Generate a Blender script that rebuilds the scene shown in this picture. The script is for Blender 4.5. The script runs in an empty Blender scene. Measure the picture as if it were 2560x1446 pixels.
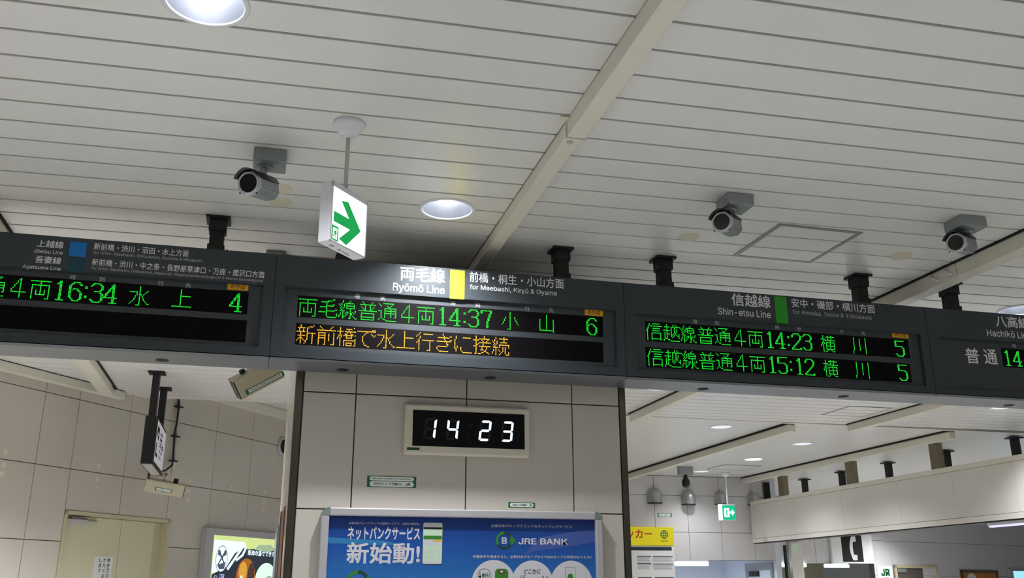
import bpy, bmesh, math
from mathutils import Vector, Matrix
R = math.radians
S = bpy.context.scene
COL = S.collection

# ---------------------------------------------------------------- camera, world, exposure
CAM_P = Vector((0.0, 0.0, 1.55))
yaw, pit, roll = 0.26002945, 0.3098002, 0.0034689
fw = Vector((math.sin(yaw)*math.cos(pit), math.cos(yaw)*math.cos(pit), math.sin(pit)))
rt = Vector((math.cos(yaw), -math.sin(yaw), 0))
dn = fw.cross(rt)
rt2 = rt*math.cos(roll) + dn*math.sin(roll)
dn2 = dn*math.cos(roll) - rt*math.sin(roll)
cam = bpy.data.cameras.new('camera')
cam.sensor_fit = 'HORIZONTAL'; cam.sensor_width = 36.0
cam.lens = 36.0*2343.878/2560.0
cam.clip_start = 0.05; cam.clip_end = 200
cam_o = bpy.data.objects.new('camera', cam); COL.objects.link(cam_o)
cam_o.matrix_world = Matrix(((rt2.x, -dn2.x, -fw.x, CAM_P.x), (rt2.y, -dn2.y, -fw.y, CAM_P.y), (rt2.z, -dn2.z, -fw.z, CAM_P.z), (0, 0, 0, 1)))
S.camera = cam_o
W = bpy.data.worlds.new('world'); S.world = W; W.use_nodes = True
W.node_tree.nodes['Background'].inputs[0].default_value = (0.93, 0.97, 1.0, 1)
W.node_tree.nodes['Background'].inputs[1].default_value = 0.085
S.view_settings.view_transform = 'Standard'; S.view_settings.look = 'None'
S.view_settings.gamma = 1.0; S.view_settings.use_curve_mapping = False
S.view_settings.exposure = 0.0
LAMP_W = 185.0          # power of one ceiling downlight
cy = S.cycles
cy.max_bounces = 6; cy.diffuse_bounces = 4; cy.glossy_bounces = 3; cy.transmission_bounces = 2
cy.caustics_reflective = False; cy.caustics_refractive = False; cy.use_denoising = True

# ---------------------------------------------------------------- helpers
def lin(c):
    return tuple((x/12.92 if x <= 0.04045 else ((x+0.055)/1.055)**2.4) for x in [v/255.0 for v in c])
MATS = {}
def mat(name, rgb, rough=0.5, metal=0.0, emit=0.0, noise=0.0, nscale=6.0, bump=0.0, bscale=60.0, spec=0.5, alpha=1.0, trans=0.0):
    m = bpy.data.materials.new(name); m.use_nodes = True
    nt = m.node_tree; b = nt.nodes['Principled BSDF']
    c = lin(rgb) + (1,)
    b.inputs['Base Color'].default_value = c
    b.inputs['Roughness'].default_value = rough
    b.inputs['Metallic'].default_value = metal
    b.inputs['Specular IOR Level'].default_value = spec
    if trans: b.inputs['Transmission Weight'].default_value = trans
    if alpha < 1: b.inputs['Alpha'].default_value = alpha
    if emit:
        b.inputs['Emission Color'].default_value = c
        b.inputs['Emission Strength'].default_value = emit
        b.inputs['Base Color'].default_value = tuple(x*0.3 for x in c[:3]) + (1,)
    if noise or bump:
        g = nt.nodes.new('ShaderNodeNewGeometry')
    if noise:
        n = nt.nodes.new('ShaderNodeTexNoise'); n.inputs['Scale'].default_value = nscale; n.inputs['Detail'].default_value = 4
        nt.links.new(g.outputs['Position'], n.inputs['Vector'])
        mx = nt.nodes.new('ShaderNodeMix'); mx.data_type = 'RGBA'
        mx.inputs['A'].default_value = tuple(x*(1-noise) for x in c[:3]) + (1,)
        mx.inputs['B'].default_value = tuple(min(1, x*(1+noise)) for x in c[:3]) + (1,)
        nt.links.new(n.outputs['Fac'], mx.inputs['Factor'])
        nt.links.new(mx.outputs['Result'], b.inputs['Base Color'])
    if bump:
        n2 = nt.nodes.new('ShaderNodeTexNoise'); n2.inputs['Scale'].default_value = bscale
        nt.links.new(g.outputs['Position'], n2.inputs['Vector'])
        bp = nt.nodes.new('ShaderNodeBump'); bp.inputs['Strength'].default_value = bump; bp.inputs['Distance'].default_value = 0.01
        nt.links.new(n2.outputs['Fac'], bp.inputs['Height']); nt.links.new(bp.outputs['Normal'], b.inputs['Normal'])
    MATS[name] = m
    return m
def ramp_mat(name, axis, stops, rough=0.3, emit=0.0, wob=0.0):
    """printed colour gradient along a world axis (0,1,2); stops = [(pos, rgb)]"""
    m = mat(name, stops[0][1], rough)
    nt = m.node_tree; b = nt.nodes['Principled BSDF']
    g = nt.nodes.new('ShaderNodeNewGeometry'); sp = nt.nodes.new('ShaderNodeSeparateXYZ')
    nt.links.new(g.outputs['Position'], sp.inputs[0])
    mr = nt.nodes.new('ShaderNodeMapRange'); mr.inputs[1].default_value = stops[0][0]; mr.inputs[2].default_value = stops[-1][0]
    src = sp.outputs[axis]
    if wob:
        n = nt.nodes.new('ShaderNodeTexNoise'); n.inputs['Scale'].default_value = 3.0; n.inputs['Detail'].default_value = 6
        mp = nt.nodes.new('ShaderNodeMapping'); mp.inputs['Scale'].default_value = (1.2, 1, 9)
        nt.links.new(g.outputs['Position'], mp.inputs[0]); nt.links.new(mp.outputs[0], n.inputs['Vector'])
        ma = nt.nodes.new('ShaderNodeMath'); ma.operation = 'MULTIPLY_ADD'; ma.inputs[1].default_value = wob
        nt.links.new(n.outputs['Fac'], ma.inputs[0]); nt.links.new(src, ma.inputs[2]); src = ma.outputs[0]
    nt.links.new(src, mr.inputs[0])
    cr = nt.nodes.new('ShaderNodeValToRGB'); nt.links.new(mr.outputs[0], cr.inputs[0])
    lo, hi = stops[0][0], stops[-1][0]
    e = cr.color_ramp.elements
    for i, (p, c) in enumerate(stops):
        t = (p-lo)/(hi-lo)
        el = e[i] if i < 2 and len(stops) == 2 else (e[0] if i == 0 else (e[len(e)-1] if i == len(stops)-1 else e.new(t)))
        el.position = t; el.color = lin(c) + (1,)
    nt.links.new(cr.outputs[0], b.inputs['Base Color'])
    if emit:
        nt.links.new(cr.outputs[0], b.inputs['Emission Color']); b.inputs['Emission Strength'].default_value = emit
    return m

class Fr:
    """local frame: u along, v up, n towards the viewer"""
    def __init__(s, o, u=(1, 0, 0), v=(0, 0, 1), n=None):
        s.o = Vector(o); s.u = Vector(u).normalized(); s.v = Vector(v).normalized()
        s.n = Vector(n).normalized() if n is not None else s.u.cross(s.v)
    def p(s, a, b, c=0.0): return s.o + s.u*a + s.v*b + s.n*c
XF = Fr((0, 0, 0), (1, 0, 0), (0, 1, 0), (0, 0, 1))     # plain world axes

class MB:
    def __init__(s): s.v = []; s.f = []; s.sm = []
    def add(s, vs, fs, smooth=False):
        k = len(s.v); s.v += [Vector(x) for x in vs]
        s.f += [tuple(i+k for i in f) for f in fs]; s.sm += [smooth]*len(fs); return s
    def box(s, F, u0, u1, v0, v1, n0, n1):
        P = [F.p(a, b, c) for c in (n0, n1) for b in (v0, v1) for a in (u0, u1)]
        return s.add(P, [(0, 2, 3, 1), (4, 5, 7, 6), (0, 1, 5, 4), (2, 6, 7, 3), (0, 4, 6, 2), (1, 3, 7, 5)])
    def wbox(s, x0, x1, y0, y1, z0, z1): return s.box(XF, x0, x1, y0, y1, z0, z1)
    def poly(s, F, pts, n0, n1):
        k = len(pts)
        a = sum(pts[i][0]*pts[(i+1) % k][1]-pts[(i+1) % k][0]*pts[i][1] for i in range(k))
        if a < 0: pts = pts[::-1]
        P = [F.p(x, y, n0) for x, y in pts] + [F.p(x, y, n1) for x, y in pts]
        fs = [tuple(range(k-1, -1, -1)), tuple(range(k, 2*k))]
        fs += [(i, (i+1) % k, (i+1) % k+k, i+k) for i in range(k)]
        return s.add(P, fs)
    def disc(s, F, cu, cv, r, n0, n1, seg=24, rv=None):
        rv = rv or r
        return s.poly(F, [(cu+r*math.cos(2*math.pi*i/seg), cv+rv*math.sin(2*math.pi*i/seg)) for i in range(seg)], n0, n1)
    def lathe(s, c, axis, prof, seg=28, smooth=True, caps=(False, False)):
        ax = Vector(axis).normalized(); t = Vector((1, 0, 0)) if abs(ax.x) < 0.8 else Vector((0, 1, 0))
        e1 = ax.cross(t).normalized(); e2 = ax.cross(e1); c = Vector(c); P = []; fs = []
        for r, h in prof:
            for i in range(seg):
                a = 2*math.pi*i/seg; P.append(c+ax*h+(e1*math.cos(a)+e2*math.sin(a))*r)
        for j in range(len(prof)-1):
            for i in range(seg):
                i2 = (i+1) % seg; fs.append((j*seg+i, j*seg+i2, (j+1)*seg+i2, (j+1)*seg+i))
        s.add(P, fs, smooth)
        k = len(s.v)-len(P)
        if caps[0]: s.f.append(tuple(k+i for i in range(seg-1, -1, -1))); s.sm.append(False)
        if caps[1]: s.f.append(tuple(k+(len(prof)-1)*seg+i for i in range(seg))); s.sm.append(False)
        return s
    def cyl(s, p0, p1, r, seg=14, r1=None):
        p0 = Vector(p0); d = Vector(p1)-p0
        return s.lathe(p0, d, [(r, 0), (r if r1 is None else r1, d.length)], seg, True, (True, True))
    def tube(s, pts, r, seg=8):
        pts = [Vector(p) for p in pts]; P = []; fs = []; k = len(pts)
        up = Vector((0.3, 0.5, 0.81)).normalized()
        for j, p in enumerate(pts):
            d = (pts[min(j+1, k-1)]-pts[max(j-1, 0)]).normalized(); e1 = d.cross(up).normalized(); e2 = d.cross(e1)
            P += [p+(e1*math.cos(2*math.pi*i/seg)+e2*math.sin(2*math.pi*i/seg))*r for i in range(seg)]
        for j in range(k-1):
            for i in range(seg):
                i2 = (i+1) % seg; fs.append((j*seg+i, j*seg+i2, (j+1)*seg+i2, (j+1)*seg+i))
        fs += [tuple(range(seg-1, -1, -1)), tuple((k-1)*seg+i for i in range(seg))]
        return s.add(P, fs, True)
    def build(s, name, m, parent=None, bevel=0.0, kind=None):
        me = bpy.data.meshes.new(name)
        me.from_pydata([tuple(v) for v in s.v], [], s.f)
        me.polygons.foreach_set('use_smooth', s.sm)
        me.update()
        bm = bmesh.new(); bm.from_mesh(me); bmesh.ops.recalc_face_normals(bm, faces=bm.faces); bm.to_mesh(me); bm.free()
        return link(name, me, m, parent, bevel, kind)
def link(name, me, m, parent=None, bevel=0.0, kind=None):
    if m is not None and not me.materials: me.materials.append(MATS[m] if isinstance(m, str) else m)
    o = bpy.data.objects.new(name, me); COL.objects.link(o)
    if parent is not None: attach(o, parent)
    if bevel:
        b = o.modifiers.new('bevel', 'BEVEL'); b.width = bevel; b.segments = 2; b.limit_method = 'ANGLE'
    if kind: o['kind'] = kind
    return o
LOCS = {}
def attach(o, parent):
    o.parent = parent
    o.matrix_parent_inverse = Matrix.Translation(LOCS.get(parent.name, Vector((0, 0, 0)))).inverted()
def thing(name, label, cat, loc, group=None):
    o = bpy.data.objects.new(name, None); COL.objects.link(o); o.empty_display_size = 0.05
    o.location = loc; LOCS[o.name] = Vector(loc)
    return tag(o, label, cat, group)
def tag(o, label, cat=None, group=None, kind=None):
    o['label'] = label
    if cat: o['category'] = cat
    if group: o['group'] = group
    if kind: o['kind'] = kind
    return o
def struct(o, label): return tag(o, label, None, None, 'structure')

# lettering: the built-in font, turned into flat mesh
_T = {}
try:
    import os
    LATIN = bpy.data.fonts.load(os.path.join(bpy.utils.system_resource('DATAFILES', path='fonts'), 'Inter.woff2'))
except Exception:
    LATIN = None
def embolden(vf, b):
    vs, fs = vf
    if not b: return [(x, y, 0.0) for x, y in vs], fs
    V = []; F_ = []
    for j, (dx, dy) in enumerate(((0, 0), (-b, -b), (b, -b), (-b, b), (b, b))):
        k = len(V); V += [(x+dx, y+dy, 0.00012*j) for x, y in vs]; F_ += [tuple(i+k for i in f) for f in fs]
    return V, F_
def glyph_mesh(txt, bold):
    key = txt
    if key in _T: return embolden(_T[key], bold)
    cu = bpy.data.curves.new('txt', 'FONT'); cu.body = txt; cu.size = 1.0; cu.resolution_u = 3
    if LATIN is not None and all(ord(ch) < 0x250 for ch in txt): cu.font = LATIN
    cu.fill_mode = 'FRONT'
    o = bpy.data.objects.new('txt', cu); COL.objects.link(o)
    dg = bpy.context.evaluated_depsgraph_get()
    me = bpy.data.meshes.new_from_object(o.evaluated_get(dg))
    vs = [(v.co.x, v.co.y) for v in me.vertices]; fs = [tuple(p.vertices) for p in me.polygons]
    bpy.data.objects.remove(o); bpy.data.curves.remove(cu); bpy.data.meshes.remove(me)
    _T[key] = (vs, fs)
    return embolden(_T[key], bold)
def chars(name, txt, m, F, u0, u1, v0, v1, n, parent, bold=0.0):
    """full-width writing, every character a mesh of its own"""
    vs, fs = glyph_mesh(txt, bold)
    x0 = min(v[0] for v in vs); x1 = max(v[0] for v in vs); y0 = min(v[1] for v in vs); y1 = max(v[1] for v in vs)
    k = len(txt); sx = (u1-u0)/(x1-x0); sy = (v1-v0)/(y1-y0); cells = [[] for _ in txt]
    for f in fs: cells[min(k-1, max(0, int((sum(vs[i][0] for i in f)/len(f)-x0)/(x1-x0)*k)))].append(f)
    for c in cells:
        used = sorted({i for f in c for i in f}); ix = {i: j for j, i in enumerate(used)}
        me = bpy.data.meshes.new(name)
        me.from_pydata([tuple(F.p(u0+(vs[i][0]-x0)*sx, v0+(vs[i][1]-y0)*sy, n+vs[i][2])) for i in used], [], [tuple(ix[i] for i in f) for f in c]); me.update()
        link(name, me, m, parent)
def text(name, txt, m, F, u0, u1, v0, v1, n, parent, bold=0.0, cap=False, shear=0.0):
    """fits the writing into u0..u1, v0..v1; with cap=True v0 is the baseline and v1 the capital height"""
    vs, fs = glyph_mesh(txt, bold)
    x0 = min(v[0] for v in vs); x1 = max(v[0] for v in vs)
    if cap:
        hv = glyph_mesh('H', bold)[0]; y0 = min(v[1] for v in hv); y1 = max(v[1] for v in hv)
    else:
        y0 = min(v[1] for v in vs); y1 = max(v[1] for v in vs)
    sx = (u1-u0)/(x1-x0); sy = (v1-v0)/(y1-y0)
    b = MB()
    b.add([F.p(u0+(x-x0)*sx+shear*(y-y0)*sy, v0+(y-y0)*sy, n+w_) for x, y, w_ in vs], fs)
    me = bpy.data.meshes.new(name); me.from_pydata([tuple(v) for v in b.v], [], b.f); me.update()
    return link(name, me, m, parent)
# fifteen-row dot patterns of the LED characters
G={}
def g(ch,art): G[ch]=[r for r in art.strip('\n').split('\n')]
g('両','''
...............
###############
.......#.......
.......#.......
.#############.
.#.....#.....#.
.#.....#.....#.
.#.....#.....#.
.#..#..#..#..#.
.#..#..#..#..#.
.#..#..#..#..#.
.#..#######..#.
.#...........#.
.#...........#.
.#.........###.
''')
g('毛','''
...........##..
.......####....
..######.......
......#........
......#....##..
......######...
.######........
......#........
......#......##
......#######..
#######........
......#.......#
......#.......#
......#.......#
.......#######.
''')
g('線','''
...#.....#.....
...#....#......
..#..#######...
#.#.#.#.....#..
.#..#.#######..
..#.#.#.....#..
.#.#..#######..
..#......#.....
.####....#...#.
...#..##.#.#.#.
.#.#.#.#.##.#..
.#.#..#..##....
#..#.#...#.#...
#..##....#..#..
...#....##...##
''')
g('普','''
...#.......#...
....#.....#....
.#############.
.....#...#.....
..#..#...#..#..
...#.#...#.#...
....##...##....
###############
...............
..###########..
..#.........#..
..#.........#..
..###########..
..#.........#..
..###########..
''')
g('通','''
#...#########..
.#.........#...
..#....#..#....
........##.....
.....##########
.....#....#...#
###..##########
..#..#....#...#
..#..##########
..#..#....#...#
..#..#....#...#
..#..#....#..##
.#.#...........
#...##.........
......#########
''')
g('４','''
.........#.....
........##.....
.......#.#.....
.......#.#.....
......#..#.....
.....#...#.....
.....#...#.....
....#....#.....
...#.....#.....
...#.....#.....
...###########.
.........#.....
.........#.....
.........#.....
.........#.....
''')
g('小','''
.......#.......
.......#.......
.......#.......
.......#.......
...#...#...#...
...#...#...#...
..#....#....#..
..#....#....#..
.#.....#.....#.
.#.....#.....#.
#......#......#
.......#.......
.......#.......
.......#.......
.....###.......
''')
g('山','''
.......#.......
.......#.......
.......#.......
.......#.......
.#.....#.....#.
.#.....#.....#.
.#.....#.....#.
.#.....#.....#.
.#.....#.....#.
.#.....#.....#.
.#.....#.....#.
.#.....#.....#.
.#.....#.....#.
.#############.
.............#.
''')
g('新','''
...#.........#.
...#......###..
.######.##.....
..#..#..#......
..#..#..#......
#######.#......
...#....#######
...#....#...#..
.######.#...#..
...#....#...#..
..###...#...#..
.#.#.#..#...#..
#..#..##....#..
...#...#....#..
...#..#.....#..
''')
g('前','''
..#.........#..
...#.......#...
....#.....#....
###############
...............
.######......#.
.#....#..#...#.
.######..#...#.
.#....#..#...#.
.######..#...#.
.#....#..#...#.
.#....#..#...#.
.#....#......#.
.#....#......#.
.#...##....###.
''')
g('橋','''
..#..........#.
..#....#####...
..#......#.....
#####.#########
..#.....#.#....
..#...##...##..
.###.########.#
.#.#...#...#...
#.#....#####...
#.#...........#
..#..##########
..#..#........#
..#..#.#####..#
..#..#.#...#..#
..#..#.#####.##
''')
g('で','''
...............
............###
###############
.......##......
......#....#...
.....#......#.#
....#........#.
....#..........
....#..........
....#..........
....#..........
.....#.........
.....#.........
......##.......
........##.....
''')
g('水','''
.......#.......
.......#.......
.......#.......
.......#.....#.
######.#....#..
.....#.#...#...
.....#.##.#....
....#..#.#.....
....#..#.#.....
...#...#..#....
...#...#..#....
..#....#...#...
.#.....#....#..
#......#.....##
.....###.......
''')
g('上','''
......#........
......#........
......#........
......#........
......#........
......########.
......#........
......#........
......#........
......#........
......#........
......#........
......#........
###############
...............
''')
g('行','''
...#...........
..#...########.
.#.............
#..#...........
...#...........
..#............
..#..##########
.##........#...
#.#........#...
..#........#...
..#........#...
..#........#...
..#........#...
..#........#...
..#......###...
''')
g('き','''
......#........
......#........
.......#....##.
..##########...
.......#.......
........#...##.
.############..
.........#.....
.........##....
..........#....
..########.....
.#.............
.#.............
..#............
...########....
''')
g('に','''
...............
.#.............
.#.....#######.
.#.............
#..............
#..............
#..............
#..............
#..............
#.#............
#.#..#.........
##...#.........
.#...#.........
.#....#........
.......########
''')
g('接','''
..#......#.....
..#......#.....
..#..#########.
#####..#....#..
..#.....#..#...
..#..##########
..#.#...#......
..##....#......
###..##########
..#....#...#...
..#....#...#...
..#...###.#....
..#......##....
..#....##..##..
.##.###......#.
''')
g('続','''
...#......#....
...#..########.
..#.......#....
#.#.#.....#....
.#..#..######..
..#.#..........
.#.#..#########
..#...#.......#
.####.#..#.#..#
...#.....#.#...
.#.#.#...#.#...
.#.#..#..#.#...
#..#....#..#..#
#..#...#...#..#
...#..#.....###
''')
g('信','''
...#..#######..
...#...........
..#.###########
..#............
.##...#######..
.#.............
##....#######..
.#.............
.#...#########.
.#...#.......#.
.#...#.......#.
.#...#.......#.
.#...#.......#.
.#...#########.
.#...#.......#.
''')
g('越','''
...#.....#.#...
...#.....#..#..
.#####.#########
...#...#..#....
...#...#..#.#..
######.#..#.#..
...#...#..#.#..
.#.#...#..##...
.#.###.#.#.#..#
.#.#...##.#.#.#
.#.#...#.#...##
.#.#....#.....#
.###...........
#...##.........
#.....#########
''')
g('横','''
..#....#..#....
..#..#########.
..#....#..#....
#####..#..#....
..#.###########
..#......#.....
.###.#########.
.#.#.#...#...#.
#.#..#...#...#.
#.#..#########.
..#..#...#...#.
..#..#...#...#.
..#..#########.
..#...#...#....
..#.##.....###.
''')
g('川','''
.#...........#.
.#.....#.....#.
.#.....#.....#.
.#.....#.....#.
.#.....#.....#.
.#.....#.....#.
.#.....#.....#.
.#.....#.....#.
.#.....#.....#.
.#.....#.....#.
.#.....#.....#.
.#.....#.....#.
#............#.
#............#.
#............#.
''')
g('1','''
..##..
.###..
####..
..##..
..##..
..##..
..##..
..##..
..##..
..##..
..##..
..##..
..##..
..##..
######
''')
g('2','''
..######..
.##....##.
##......##
##......##
........##
........##
.......##.
......##..
.....##...
....##....
...##.....
..##......
.##.......
##......##
##########
''')
g('3','''
..######..
.##....##.
##......##
........##
........##
.......##.
...#####..
.......##.
........##
........##
........##
........##
##......##
.##....##.
..######..
''')
g('4','''
......##..
.....###..
.....###..
....####..
...##.##..
...##.##..
..##..##..
.##...##..
.##...##..
##....##..
##########
......##..
......##..
......##..
....######
''')
g('5','''
##########
##........
##........
##........
##........
########..
.......##.
........##
........##
........##
........##
........##
##......##
.##....##.
..######..
''')
g('6','''
...#####..
..##...##.
.##.....##
##........
##........
##.####...
###...##..
##.....##.
##......##
##......##
##......##
##......##
.##.....##
..##...##.
...#####..
''')
g('7','''
##########
##......##
##......##
.......##.
.......##.
.......##.
......##..
......##..
......##..
.....##...
.....##...
.....##...
.....##...
.....##...
.....##...
''')
g(':','''
....
....
....
.##.
.##.
....
....
....
....
....
.##.
.##.
....
....
....
''')
# ---------------------------------------------------------------- materials
mat('plank', (225, 223, 219), 0.32, noise=0.025, nscale=2.0, bump=0.03, bscale=4.0)
mat('beam_paint', (222, 218, 203), 0.35, noise=0.02)
mat('beam_edge', (224, 218, 205), 0.35)
mat('void', (22, 21, 20), 0.9)
mat('tile', (204, 197, 187), 0.16, noise=0.03, nscale=1.3, bump=0.02, bscale=2.0)
mat('tile_far', (210, 207, 207), 0.18, noise=0.03, nscale=1.3)
mat('grout', (92, 84, 76), 0.9)
mat('floor_stone', (206, 204, 200), 0.35, noise=0.08, nscale=5)
mat('board_gray', (60, 66, 71), 0.42, noise=0.03, nscale=3, metal=0.15)
mat('board_inner', (58, 63, 68), 0.5)
mat('soffit', (104, 107, 110), 0.38, metal=0.3, noise=0.05, nscale=3)
mat('black_steel', (16, 16, 18), 0.5)
mat('seam_black', (6, 6, 7), 0.8)
mat('letter_white', (236, 236, 236), 0.6)
mat('letter_small', (190, 190, 192), 0.6)
mat('block_yellow', (240, 215, 20), 0.5)
mat('block_blue', (0, 120, 205), 0.5)
mat('block_teal', (10, 68, 84), 0.5)
mat('block_green', (40, 160, 30), 0.5)
mat('plate_yellow', (235, 170, 10), 0.5)
mat('ink', (14, 14, 14), 0.6)
mat('led_green', (24, 232, 52), 0.4, emit=1.1)
mat('led_amber', (255, 186, 52), 0.4, emit=1.15)
mat('dome_silver', (186, 188, 192), 0.3, metal=0.75)
mat('cam_silver', (150, 154, 158), 0.38, metal=0.35)
mat('cam_ring', (196, 200, 206), 0.35, metal=0.3)
mat('cam_black', (14, 14, 16), 0.35)
mat('cam_glass', (24, 18, 16), 0.08, spec=0.7)
mat('bracket_gray', (148, 154, 154), 0.4, metal=0.25)
mat('sign_white', (232, 233, 238), 0.4)
mat('sign_lit', (236, 250, 255), 0.4, emit=1.7)
mat('sign_green', (0, 176, 84), 0.4, emit=0.75)
mat('sign_green_far', (0, 190, 140), 0.4, emit=0.95)
mat('cream_disc', (216, 208, 184), 0.6)
mat('chrome', (200, 204, 214), 0.22, metal=0.9)
mat('reflector', (186, 190, 200), 0.3, metal=0.8)
mat('ring_white', (226, 226, 228), 0.4)
mat('lamp_face', (246, 250, 255), 0.4, emit=22.0)
mat('tube_face', (232, 250, 255), 0.4, emit=3.0)
mat('steel_dark', (116, 110, 98), 0.24, metal=0.85)
mat('clock_case', (218, 212, 194), 0.45)
mat('clock_black', (5, 5, 10), 0.5, spec=0.2)
mat('seg_on', (214, 232, 255), 0.4, emit=1.9)
mat('seg_off', (26, 22, 24), 0.4)
mat('label_green', (14, 62, 38), 0.5)
mat('sticker_green', (20, 108, 62), 0.5)
mat('sticker_white', (232, 236, 232), 0.5)
mat('alu', (196, 194, 198), 0.35, metal=0.3)
mat('alu_cap', (120, 134, 128), 0.4)
mat('door_cream', (214, 208, 178), 0.45, noise=0.03, nscale=2)
mat('frame_cream', (200, 192, 160), 0.45)
mat('paper', (228, 228, 226), 0.7)
mat('housing_beige', (196, 188, 160), 0.5)
mat('cable_black', (16, 16, 16), 0.6)
mat('conduit', (202, 198, 192), 0.5)
mat('wood_brown', (112, 52, 24), 0.5)
mat('panel_cream', (220, 214, 206), 0.35, noise=0.02)
mat('cork', (186, 128, 64), 0.8, noise=0.15, nscale=30)
mat('screen_blue', (150, 215, 255), 0.4, emit=1.2)
mat('pale_wall', (214, 220, 232), 0.5)
mat('tube_violet', (206, 206, 255), 0.4, emit=1.2)
mat('sign_panel', (226, 226, 232), 0.4, emit=0.35)
mat('pale_disc', (206, 224, 200), 0.4, emit=0.3)
mat('dark_hole', (10, 10, 14), 0.7)
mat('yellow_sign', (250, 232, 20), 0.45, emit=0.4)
mat('red_ink', (205, 48, 10), 0.5)
mat('globe_green', (14, 110, 70), 0.5)
mat('navy', (34, 44, 58), 0.5)
mat('line_gray', (150, 152, 158), 0.6)
mat('jr_green', (10, 92, 48), 0.5)
mat('post_beige', (140, 130, 104), 0.5)
mat('poster_white', (206, 206, 212), 0.5)
mat('poster_green', (52, 128, 40), 0.5)
mat('poster_dkgreen', (16, 62, 52), 0.5)
mat('poster_light', (196, 220, 196), 0.5)
mat('poster_gold', (214, 184, 90), 0.5)
mat('poster_teal', (40, 120, 176), 0.5)
mat('poster_haze', (64, 88, 160), 0.5)
mat('egg_brown', (188, 110, 30), 0.4, emit=0.75)
mat('egg_amber', (235, 170, 60), 0.4, emit=0.8)
mat('egg_dark', (84, 60, 56), 0.4, emit=0.6)
mat('egg_white', (222, 246, 232), 0.4, emit=1.0)
mat('egg_shade', (170, 196, 160), 0.4, emit=0.8)
mat('ad_white', (228, 248, 252), 0.4, emit=1.1)
mat('ad_lime', (216, 232, 150), 0.4, emit=0.9)
mat('ad_dark', (44, 54, 72), 0.4, emit=0.55)
mat('ad_mid', (92, 104, 128), 0.4, emit=0.6)
mat('ad_text', (176, 176, 230), 0.4, emit=0.9)
ramp_mat('poster_blue', 2, [(1.30, (60, 150, 205)), (1.60, (44, 112, 180)), (1.76, (28, 84, 165)), (1.93, (16, 44, 120))], 0.35, wob=0.06)
def dot_mat(name, base, dot, p):
    m = mat(name, base, 0.6, spec=0.08); nt = m.node_tree; b = nt.nodes['Principled BSDF']
    g = nt.nodes.new('ShaderNodeNewGeometry'); v = nt.nodes.new('ShaderNodeVectorMath'); v.operation = 'FRACTION'
    sc = nt.nodes.new('ShaderNodeVectorMath'); sc.operation = 'SCALE'; sc.inputs['Scale'].default_value = 1/p
    nt.links.new(g.outputs['Position'], sc.inputs[0]); nt.links.new(sc.outputs[0], v.inputs[0])
    sep = nt.nodes.new('ShaderNodeSeparateXYZ'); nt.links.new(v.outputs[0], sep.inputs[0])
    cmb = nt.nodes.new('ShaderNodeCombineXYZ'); nt.links.new(sep.outputs[0], cmb.inputs[0]); nt.links.new(sep.outputs[2], cmb.inputs[1])
    dist = nt.nodes.new('ShaderNodeVectorMath'); dist.operation = 'DISTANCE'; dist.inputs[1].default_value = (0.5, 0.5, 0)
    nt.links.new(cmb.outputs[0], dist.inputs[0])
    lt = nt.nodes.new('ShaderNodeMath'); lt.operation = 'LESS_THAN'; lt.inputs[1].default_value = 0.36
    nt.links.new(dist.outputs['Value'], lt.inputs[0])
    mx = nt.nodes.new('ShaderNodeMix'); mx.data_type = 'RGBA'
    mx.inputs['A'].default_value = lin(base)+(1,); mx.inputs['B'].default_value = lin(dot)+(1,)
    nt.links.new(lt.outputs[0], mx.inputs['Factor']); nt.links.new(mx.outputs['Result'], b.inputs['Base Color'])
dot_mat('led_off', (5, 5, 6), (24, 19, 22), 0.0061)

# ---------------------------------------------------------------- the shell: floor, ceiling, beams
H = 3.33
struct(MB().wbox(-9, 19, -6, 22, -0.1, 0.0).build('floor', 'floor_stone'), 'grey polished station concourse floor')
b = MB()
b.wbox(-9, 12, -6, 1.55, H, H+0.05)                    # plain part above and behind the viewer
b.wbox(-9, 14, 1.55, 9.40, H+0.32, H+0.36)             # slab over the planked part
b.wbox(1.2, 14, 9.40, 22, H+0.32, H+0.36)
b.wbox(-9, 1.2, 9.40, 16, 3.95, 4.0)
ceil = struct(b.build('ceiling', 'void'), 'white slatted concourse ceiling')
ceil.data.materials.clear(); ceil.data.materials.append(MATS['plank']); ceil.data.materials.append(MATS['void'])
for i, p in enumerate(ceil.data.polygons): p.material_index = 0 if i < 6 else 1

AZ = -0.03506887; TA = math.tan(AZ); PITCH = 0.1726; N0 = 2.835; GAP = 0.013
CO = math.cos(AZ)
def yline(n, x): return n/CO + x*TA        # y of the groove n at x
BAYS = [(-4.2, -1.475), (-1.345, 1.073), (1.160, 3.750), (3.860, 6.425), (6.535, 13.5)]
HOLES = [(-0.280, 2.722), (0.790, 4.205), (4.86, 4.98)]
planks = []
def plank(b, n, x0, x1, z, zt):
    n0 = n+GAP/2; n1 = n+PITCH-GAP/2
    q = [(x0, yline(n0, x0)), (x1, yline(n0, x1)), (x1, yline(n1, x1)), (x0, yline(n1, x0))]
    c = 0.0015
    q2 = [(x0, yline(n0+c, x0)), (x1, yline(n0+c, x1)), (x1, yline(n1-c, x1)), (x0, yline(n1-c, x0))]
    P = [(x, y, z) for x, y in q2] + [(x, y, z+c) for x, y in q] + [(x, y, zt) for x, y in q]
    fs = [(3, 2, 1, 0), (8, 9, 10, 11)]
    for k in range(4):
        k2 = (k+1) % 4; fs += [(k, k2, k2+4, k+4), (k+4, k2+4, k2+8, k+8)]
    b.add(P, fs)
k0, k1 = -7, 17
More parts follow.
